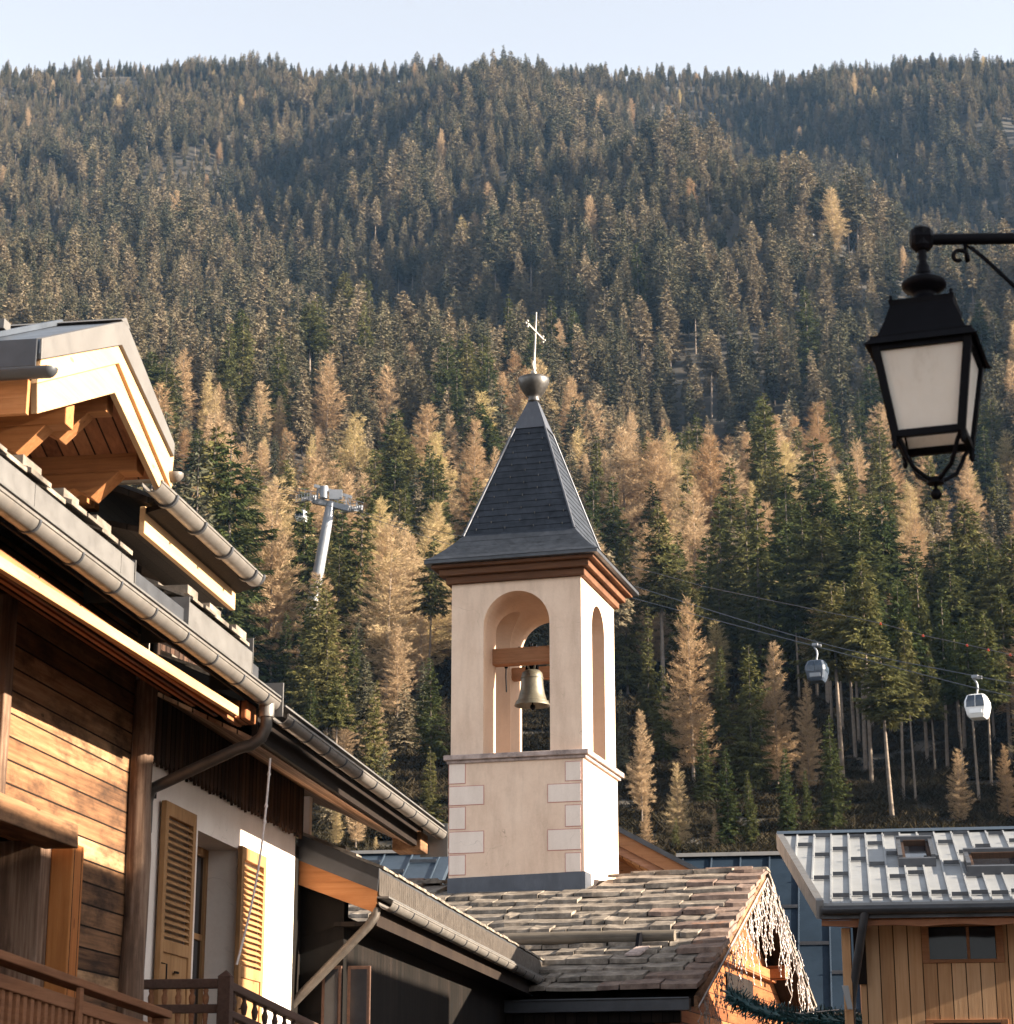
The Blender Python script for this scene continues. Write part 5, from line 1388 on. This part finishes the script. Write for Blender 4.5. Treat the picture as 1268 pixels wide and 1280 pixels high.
def unit(a): return a/np.maximum(np.linalg.norm(a, axis=-1, keepdims=True), 1e-6)
def trunk_geo(H, r, k=7, seg=5, bend=.0, rng=None):
    vs, fs = [], []
    for i in range(seg+1):
        f = i/seg; z = -1.5+(H+1.5)*f; rr = r*(1-f)**.8+.015
        dx = bend*math.sin(f*3.1)
        for j in range(k):
            a = 2*math.pi*j/k; vs.append((dx+rr*math.cos(a), rr*math.sin(a), z))
    for i in range(seg):
        for j in range(k): fs.append((i*k+j, i*k+(j+1)%k, (i+1)*k+(j+1)%k, (i+1)*k+j))
    return vs, fs
def conifer(seed, kind, nblade, base, Rb, H=20.0, size=1.0, gap=.0):
    r = np.random.default_rng(seed)
    nwh = 34 if kind == 'spruce' else 38
    br = []
    for i in range(nwh):
        t = (i+r.uniform(-.3,.3))/nwh; t = min(max(t, 0), .995)
        z = base*H+(H*.985-base*H)*t
        if kind == 'spruce':
            L = Rb*(1-t)**.82*min(1, .62+t*2.6)+.12
        else:
            L = Rb*(1-t)**.58*min(1, .5+t*2.2)+.1
        nb = int(5+3*(1-t))
        a0 = r.uniform(0, 6.28)
        for k in range(nb):
            if r.random() < gap: continue
            az = a0+2*math.pi*k/nb+r.uniform(-.35,.35)
            l = L*r.uniform(.6,1.2)*(1+.16*math.sin(az*2+seed)+.2*math.sin(az+z*.55+seed*1.7)+.13*math.sin(3*az-z*.9+seed))
            if kind == 'spruce': el = math.radians(-14+34*t+r.uniform(-8,8))
            else: el = math.radians(4+30*t+r.uniform(-12,12))
            br.append((az, z+r.uniform(-.15,.15), l, el))
    br = np.array(br)
    w = br[:,2]**1.25
    idx = r.choice(len(br), nblade, p=w/w.sum())
    b = br[idx]
    f = r.random(nblade)**(.62 if kind == 'spruce' else .7)
    az, z, l, el = b.T
    hd = np.stack([np.cos(az), np.sin(az), np.zeros_like(az)], 1)
    d = hd*np.cos(el)[:,None]; d[:,2] = np.sin(el)
    sag = (.10 if kind == 'spruce' else -.03)*l*f*f
    rise = (.08*l*np.maximum(0, f-.75)*4 if kind == 'spruce' else .0*f)
    P = d*(l*f)[:,None]; P[:,2] += z-sag+rise
    side = np.stack([-np.sin(az), np.cos(az), np.zeros_like(az)], 1)
    if kind == 'spruce':
        sg = r.uniform(-1.25,1.25,nblade)
        D = unit(d*.75+side*sg[:,None]+np.stack([np.zeros(nblade)]*2+[r.uniform(-1.0,.25,nblade)],1))
        ln = (.34+.5*(1-f)*np.minimum(l,2.0)*.6+.1)*r.uniform(.6,1.3,nblade)*size
        ln = np.minimum(ln, l*.8+.12)
        up = unit(hd*.8+np.stack([r.normal(0,.45,nblade), r.normal(0,.45,nblade), .42+r.normal(0,.35,nblade)],1))
        Wd = unit(np.cross(D, up)); w0 = .17*size*r.uniform(.6,1.3,nblade); w1 = w0*.35
        P += side*(r.uniform(-.12,.12,nblade)*l)[:,None]
    else:
        sg = r.uniform(-1.2,1.2,nblade)
        D = unit(d*.8+side*sg[:,None]+np.stack([np.zeros(nblade)]*2+[r.uniform(-.5,.8,nblade)],1))
        ln = r.uniform(.22,.62,nblade)*size; ln = np.minimum(ln, l*.8+.12)
        Wd = unit(np.cross(D, unit(hd*.7+r.normal(0,.6,(nblade,3))))); w0 = .05*size*r.uniform(.6,1.4,nblade); w1 = w0*.4
        P += side*(r.uniform(-.14,.14,nblade)*l)[:,None]+np.stack([np.zeros(nblade)]*2+[r.uniform(-.2,.2,nblade)],1)
    # bare branch axes
    na = len(br); az, z, l, el = br.T
    hd = np.stack([np.cos(az)*np.cos(el), np.sin(az)*np.cos(el), np.sin(el)],1)
    A0 = np.stack([np.zeros(na), np.zeros(na), z],1); AD = hd*(l*.92)[:,None]
    AW = unit(np.cross(AD, np.array([0,0,1.0]))); aw = np.full(na, .055)
    if kind == 'spruce': aw *= .8
    P = np.concatenate([P, A0]); DD = np.concatenate([D*ln[:,None], AD]); WW = np.concatenate([Wd, AW])
    return P, DD, WW, np.concatenate([w0, aw]), np.concatenate([w1, aw*.3])

TREE_LABELS_DONE = 0
NEAR = {}
def near_variants(key, kind, n, nblade, base, Rb, mat, bark, rtr, gap=0.0):
    out = []
    for i in range(n):
        rr = random.Random(hash_(key)+i)
        bs = base*rr.uniform(.75,1.3); rb = Rb*rr.uniform(.85,1.2)
        cm = quads_mesh(kind+'_crown', *conifer(hash_(key)*13+i, kind, nblade, bs, rb, gap=gap), [M[mat]])
        tv, tf = trunk_geo(20.0*.97, rtr*rr.uniform(.85,1.2), bend=rr.uniform(-.15,.15))
        tm = quads_mesh(kind+'_trunk', np.zeros((0,3)), np.zeros((0,3)), np.zeros((0,3)), np.zeros(0), np.zeros(0), [M[bark]], (tv, tf))
        tm.polygons.foreach_set('use_smooth', [True]*len(tm.polygons))
        out.append((cm, tm))
    NEAR[key] = out
def hash_(s): return sum(ord(c)*(i+3) for i, c in enumerate(s)) % 9973
near_variants('spruce', 'spruce', 9, 6500, .1, 3.1, 'spruce', 'bark_spruce', .22)
near_variants('narrow', 'spruce', 4, 5200, .06, 1.9, 'spruce', 'bark_spruce', .18)
near_variants('high', 'spruce', 4, 4200, .5, 2.6, 'spruce', 'bark_larch', .2, .12)
near_variants('larch', 'larch', 8, 15000, .1, 3.5, 'larch', 'bark_larch', .2)
near_variants('highlarch', 'larch', 3, 9500, .42, 3.2, 'larch', 'bark_larch', .2, .1)

# far stand: the same trees with fewer, larger sprays, scattered as one forest
far_col = bpy.data.collections.new('forest_tree_kinds')
FARK = []
def far_variant(kind, seed, nblade, base, Rb, size, mat, bark):
    me = quads_mesh('far_'+kind, *conifer(seed, kind, nblade, base, Rb, size=size), [M[mat], M[bark]], trunk_geo(19.3, .2, 5, 3))
    o = bpy.data.objects.new('%02d_far_%s' % (len(FARK), kind), me); far_col.objects.link(o); FARK.append(kind)
for i in range(6): far_variant('spruce', 300+i, 3200, .08+.06*(i % 3), 2.1+.26*i, 1.3, 'spruce_far', 'bark_spruce')
for i in range(3): far_variant('spruce', 330+i, 2200, .4+.06*i, 2.4, 1.4, 'spruce_far', 'bark_larch')
for i in range(4): far_variant('larch', 400+i, 4200, .16, 3.0, 1.7, 'larch', 'bark_larch')

def place_px(u, vt, vb):
    x, y, z = hit(u, vb); r = ray(u, vt); t = y/r[1]
    return x, y, z, r[2]*t-z
trees = []           # x, y, z, height, width, key
PX = [  # top u, top v, foot v, kind, width
 (868,745,985,'larch',.8),(902,805,930,'spruce',.8),(940,800,1000,'spruce',.95),(973,800,992,'larch',.85),(1012,850,1000,'larch',.8),(1045,890,1046,'spruce',.75),
 (810,755,905,'narrow',.9),(803,885,1032,'larch',.8),(850,952,1064,'larch',.9),(912,932,1066,'spruce',.8),(808,1006,1070,'larch',.9),(880,900,1010,'spruce',.8),
 (1200,935,1034,'larch',.9),(1262,930,1034,'larch',.9),(1232,680,830,'larch',.8),(1150,640,800,'larch',.9),(1080,548,735,'larch',1.1),(1035,552,720,'larch',1.1),(985,548,735,'larch',1.15),
 (945,600,745,'larch',1.0),(865,562,720,'larch',.9),(895,640,740,'larch',.9),(1118,565,720,'larch',1.0),(1165,560,730,'larch',.9),(1215,566,700,'larch',1.0),(1252,570,710,'spruce',.9),(1060,590,760,'larch',1.0),
 (1000,600,760,'larch',1.0),(1130,690,850,'spruce',.8),(1075,690,870,'spruce',.9),(1020,650,800,'spruce',.9),(1100,640,800,'spruce',.8),
 (1090,690,985,'high',.9),(1130,720,1000,'high',.8),(1160,700,960,'high',.8),(1185,740,968,'high',.9),(1240,760,990,'high',.9),(1108,760,905,'high',.8),(1070,720,950,'high',.9),(1145,770,1003,'high',.7),(1205,780,985,'high',.8),(1265,720,960,'high',1.0),(1225,770,1010,'high',.8),(1040,740,905,'high',.9),(1000,700,880,'high',1.0),(950,690,850,'spruce',.9),(905,700,850,'spruce',.9),(840,700,840,'spruce',.9),(1170,800,975,'high',.7),
 (394,714,912,'spruce',1.25),(408,730,925,'spruce',1.1),(384,738,905,'spruce',1.0),(300,555,720,'larch',1.1),(345,592,730,'larch',.9),(262,545,660,'spruce',.9),(240,585,690,'larch',.9),(378,630,765,'narrow',1.1),(345,690,850,'larch',.9),(398,712,885,'larch',1.15),(430,680,830,'spruce',.8),(457,705,860,'spruce',.8),(490,675,800,'spruce',.8),
 (513,668,800,'larch',.85),(497,778,905,'larch',.95),(527,770,880,'larch',.9),(430,862,970,'larch',.9),(466,870,980,'larch',.9),(540,820,960,'spruce',.9),(505,1035,1072,'larch',1.0),(470,1045,1074,'larch',1.0),(533,1043,1072,'larch',1.0),(315,785,870,'larch',.6),(420,1000,1066,'larch',.9),(440,780,900,'spruce',.8),(355,760,880,'spruce',.9),(385,850,960,'spruce',.9),(480,930,1050,'spruce',.9),(540,930,1050,'spruce',.8),(410,930,1040,'spruce',.9),(445,960,1068,'larch',.9),
 (790,570,700,'spruce',.9),(760,560,690,'larch',.9),(735,565,680,'larch',.8),(820,600,720,'spruce',.9),(780,860,980,'spruce',.8),(830,830,960,'spruce',.8),(845,1020,1072,'spruce',.8),(895,1010,1066,'larch',.7),(940,960,1066,'spruce',.8),(985,930,1050,'spruce',.8),(1010,960,1040,'spruce',.7)]
for u, vt, vb, k, w in PX:
    x, y, z, h = place_px(u, vt, vb); trees.append((x, y, z, h, w*h/20 if h < 26 else w*1.25, k, True))
rng = np.random.default_rng(12)
def noise2(x, y, s, seed):
    r_ = np.random.default_rng(seed); out = 0
    for k in range(5):
        a = r_.uniform(0, 6.28); fq = s*r_.uniform(.6,1.7)
        out = out+np.sin((x*math.cos(a)+y*math.sin(a))*fq+r_.uniform(0,6.28))
    return out/5**.5
cell = 3.0; occ = {}
def free(x, y, rad):
    cx, cy = int(x//cell), int(y//cell); k = int(rad//cell)+1
    for i in range(cx-k, cx+k+1):
        for j in range(cy-k, cy+k+1):
            for px, py_ in occ.get((i, j), ()):
                if (px-x)**2+(py_-y)**2 < rad*rad: return False
    return True
def occupy(x, y): occ.setdefault((int(x//cell), int(y//cell)), []).append((x, y))
for t in trees: occupy(t[0], t[1])
NT = 85000
yy = np.sqrt(rng.uniform(168**2, 1640**2, NT)); xx = rng.uniform(-1, 1, NT)*(.42*yy+30)
hh = terr(xx, yy); dens = noise2(xx, yy, .02, 5); lar = noise2(xx, yy, .028, 9); tall = noise2(xx, yy, .065, 31); rnd = rng.random((NT, 5))
for i in range(NT):
    x, y, z = float(xx[i]), float(yy[i]), float(hh[i])
    u, vb = proj(x, y, z)
    rad = 4.5+min(2.6, (y-170)/260)+(1.8 if dens[i] < -.7 else 0)-(1.8 if y > 1250 else 0)-(.6 if dens[i] > .5 else 0)
    if any(abs(x-a) < c*.9 and -5*d < y-b < d for a, b, c, d in SNOW): continue
    if y < 430:
        pl = .48+.3*lar[i]
    elif y < 580: pl = .19+.2*lar[i]
    else: pl = .012
    kind = 'larch' if rnd[i,0] < pl else 'spruce'
    H = (20 if kind == 'spruce' else 19)*(.75+.55*rnd[i,1]**1.3)*max(.5, 1+.3*tall[i])
    if rnd[i,2] < .12: H *= .55
    far_k = min(1, max(0, (y-380)/450)); H *= 1+.26*far_k
    if y > 1150: H *= 1-.4*min(1, (y-1150)/300)
    _, vt = proj(x, y, z+H)
    if y < 275 and 352 < u < 470 and vt < 715: continue
    if y < 180 and 985 < u < 1050 and vt < 862: continue
    if y < 158 and 1180 < u < 1260: continue
    zone = 1030 < u < 1290 and 835 < vb < 1045
    if zone and (vt > 790 or rnd[i,3] < .45): continue
    if y < 255 and not zone and vt < (930 if u > 560 else 820) and -40 < u < 1300: continue
    if not free(x, y, rad): continue
    occupy(x, y)
    key = kind
    if zone: key = 'high'
    elif kind == 'spruce' and rnd[i,4] < .2: key = 'narrow'
    elif kind == 'spruce' and rnd[i,4] > .82: key = 'high'
    elif kind == 'larch' and rnd[i,4] > .8: key = 'highlarch'
    trees.append((x, y, z, H, H/20*(.85+.5*rnd[i,3]), key, False))

# which of them show, and how large
FRONT = [(0,400),(158,400),(222,575),(330,720),(330,850),(555,1015),(562,700),(583,668),(660,500),(690,500),(745,690),(797,740),(766,960),(766,1035),(870,1068),(973,1040),(1268,1036)]
fu = np.array([p[0] for p in FRONT], float)
def front_v(u):                                   # upper outline of the buildings
    if 535 < u < 797:
        return np.interp(u, [535,560,585,660,690,740,797], [1066,690,665,500,500,665,740]) if u < 766 else 740
    if u <= 535: return np.interp(u, [0,158,222,325,330,345,552,556], [400,400,575,722,790,850,1012,1066])
    return np.interp(u, [797,800,875,972,974,1268], [760,1050,1085,1068,1037,1037])
info = []
for i, (x, y, z, H, wd, key, hand) in enumerate(trees):
    u, vb = proj(x, y, z); ut, vt = proj(x, y, z+H)
    vis = 4 < ut < 1264 and vt+.25*(vb-vt) < front_v(ut)
    info.append((vb-vt, vis, ut, vt, vb))
cand = sorted([i for i in range(len(trees)) if info[i][1]], key=lambda i: (-trees[i][6], -info[i][0]))
near_ids = cand[:300]
near_set = set(near_ids)
# labels: kind, a region named by what one can find, then the place in the row from the left
def region(u, v):
    if u < 232: return 'above the left chalet gable'
    if u < 352: return 'left of the cable car pylon'
    if u < 470 and v < 700: return 'around the cable car pylon'
    if u < 565: return 'left of the tower base' if v > 840 else 'left of the belfry' if v > 690 else 'left of the spire'
    if u < 800: return 'just behind the spire' if v < 740 else 'close right of the belfry'
    if v < 650: return 'on the slope left of the lantern' if u < 1060 else 'behind the lantern'
    if u < 1000: return 'left of the dark gondola' if v < 860 else 'above the far metal roof'
    if u < 1130: return 'around the dark gondola'
    return 'around the white gondola'
names = {'spruce': ('spruce_tree','green spruce'), 'narrow': ('spruce_tree','slim green spruce'), 'high': ('spruce_tree','bare-trunked spruce'), 'larch': ('larch_tree','tan larch'), 'highlarch': ('larch_tree','bare-trunked tan larch')}
ORD = ['leftmost','second','third','fourth','fifth','sixth','seventh','eighth','ninth','tenth','eleventh','twelfth','thirteenth','fourteenth','fifteenth','sixteenth','seventeenth','eighteenth','nineteenth','twentieth']
sets = {}
for i in near_ids:
    sets.setdefault((trees[i][5], region(info[i][2], info[i][3])), []).append(i)
label = {}
for (key, reg), ids in sets.items():
    ids.sort(key=lambda i: info[i][2])
    nm = names[key][1]
    if len(ids) == 1: label[ids[0]] = 'the only %s %s' % (nm, reg); continue
    tl = max(ids, key=lambda i: info[i][0])
    for k, i in enumerate(ids):
        o_ = 'leftmost' if k == 0 else 'rightmost' if k == len(ids)-1 else (ORD[k]+' from left' if k < 20 else '%dth from left' % (k+1))
        label[i] = '%s, %s among those %s' % (nm, o_, reg)
rs = random.Random(77)
for n_, i in enumerate(near_ids):
    x, y, z, H, wd, key, _ = trees[i]
    cm, tm = NEAR[key][rs.randrange(len(NEAR[key]))]
    r_ = bpy.data.objects.new(names[key][0], None); COL.objects.link(r_)
    r_.location = (x, y, z); r_.rotation_euler = (rs.uniform(-.025,.025), rs.uniform(-.025,.025), rs.uniform(0, 6.28))
    r_.scale = (wd, wd, H/20)
    tag(r_, label[i], 'tree', 'larches on the slope' if 'larch' in key else 'spruces on the slope')
    for nm, me in (('trunk', tm), ('crown', cm)):
        o = bpy.data.objects.new(nm, me); COL.objects.link(o); o.parent = r_
rest = [t for i, t in enumerate(trees) if i not in near_set]
pts = np.array([(t[0], t[1], t[2]) for t in rest], np.float32)
# low brush on the open floor of the wood
ub = np.random.default_rng(91); nb_ = 420
bz = ub.uniform(0, 6.28, nb_); bl_ = ub.uniform(.25,.9,nb_)
P_ = np.stack([ub.normal(0,.5,nb_), ub.normal(0,.5,nb_), ub.uniform(-.05,.25,nb_)],1)
D_ = np.stack([np.cos(bz)*.7, np.sin(bz)*.7, ub.uniform(.3,1.1,nb_)],1)*bl_[:,None]
bm_ = quads_mesh('brush', P_, D_, unit(np.cross(D_, ub.normal(0,1,(nb_,3)))), np.full(nb_,.09), np.full(nb_,.03), [M['brush']])
bo_ = bpy.data.objects.new('90_brush', bm_)
brush_col = bpy.data.collections.new('brush_kinds'); brush_col.objects.link(bo_)
def scatter(name, pts, idx, scl, turn, col): 
    me = bpy.data.meshes.new(name); me.vertices.add(len(pts)); me.vertices.foreach_set('co', np.asarray(pts, np.float32).ravel())
    me.attributes.new('kind_index', 'INT', 'POINT').data.foreach_set('value', np.array(idx, np.int32))
    me.attributes.new('tree_scale', 'FLOAT_VECTOR', 'POINT').data.foreach_set('vector', np.array(scl, np.float32).ravel())
    me.attributes.new('tree_turn', 'FLOAT_VECTOR', 'POINT').data.foreach_set('vector', np.array(turn, np.float32).ravel())
    fo = bpy.data.objects.new(name, me); COL.objects.link(fo); tag(fo, kind='stuff')
    fo.modifiers.new('scatter', 'NODES').node_group = node_group(col)
def node_group(col):
    ng = bpy.data.node_groups.new('scatter', 'GeometryNodeTree')
    ng.interface.new_socket('Geometry', in_out='INPUT', socket_type='NodeSocketGeometry'); ng.interface.new_socket('Geometry', in_out='OUTPUT', socket_type='NodeSocketGeometry')
    gi, go = ng.nodes.new('NodeGroupInput'), ng.nodes.new('NodeGroupOutput')
    ip = ng.nodes.new('GeometryNodeInstanceOnPoints'); ci = ng.nodes.new('GeometryNodeCollectionInfo')
    ci.inputs[0].default_value = col; ci.inputs['Separate Children'].default_value = True; ci.inputs['Reset Children'].default_value = True
    ip.inputs['Pick Instance'].default_value = True
    def attr(nm, typ):
        a = ng.nodes.new('GeometryNodeInputNamedAttribute'); a.data_type = typ; a.inputs[0].default_value = nm
        return next(o for o in a.outputs if o.enabled)
    ng.links.new(gi.outputs[0], ip.inputs['Points']); ng.links.new(ci.outputs[0], ip.inputs['Instance'])
    ng.links.new(attr('kind_index', 'INT'), ip.inputs['Instance Index'])
    ng.links.new(attr('tree_turn', 'FLOAT_VECTOR'), ip.inputs['Rotation']); ng.links.new(attr('tree_scale', 'FLOAT_VECTOR'), ip.inputs['Scale'])
    ng.links.new(ip.outputs[0], go.inputs[0])
    return ng
sp_i = [i for i, k in enumerate(FARK) if k == 'spruce']; la_i = [i for i, k in enumerate(FARK) if k == 'larch']
ii, sc3, rz = [], [], []
for t in rest:
    k = t[5]
    ii.append(rs.choice(la_i) if 'larch' in k else rs.choice(sp_i[6:]) if k == 'high' else rs.choice(sp_i[:6]))
    sc3.append((t[4], t[4], t[3]/20)); rz.append((rs.uniform(-.03,.03), rs.uniform(-.03,.03), rs.uniform(0, 6.28)))
scatter('forest', [(t[0], t[1], t[2]) for t in rest], ii, sc3, rz, far_col)
bp_, bs_, bt_ = [], [], []
for k in range(9000):
    y = math.sqrt(rs.uniform(150**2, 330**2)); x = rs.uniform(-1, 1)*(.27*y+8)
    bp_.append((x, y, float(terr(x, y)))); q = rs.uniform(.35,1.15); bs_.append((q*1.5, q*1.5, q)); bt_.append((0, 0, rs.uniform(0, 6.28)))
scatter('undergrowth', bp_, [0]*len(bp_), bs_, bt_, brush_col)
print('TREES', len(trees), 'near', len(near_ids), 'far', len(rest), 'smallest near px', min(info[i][0] for i in near_ids))
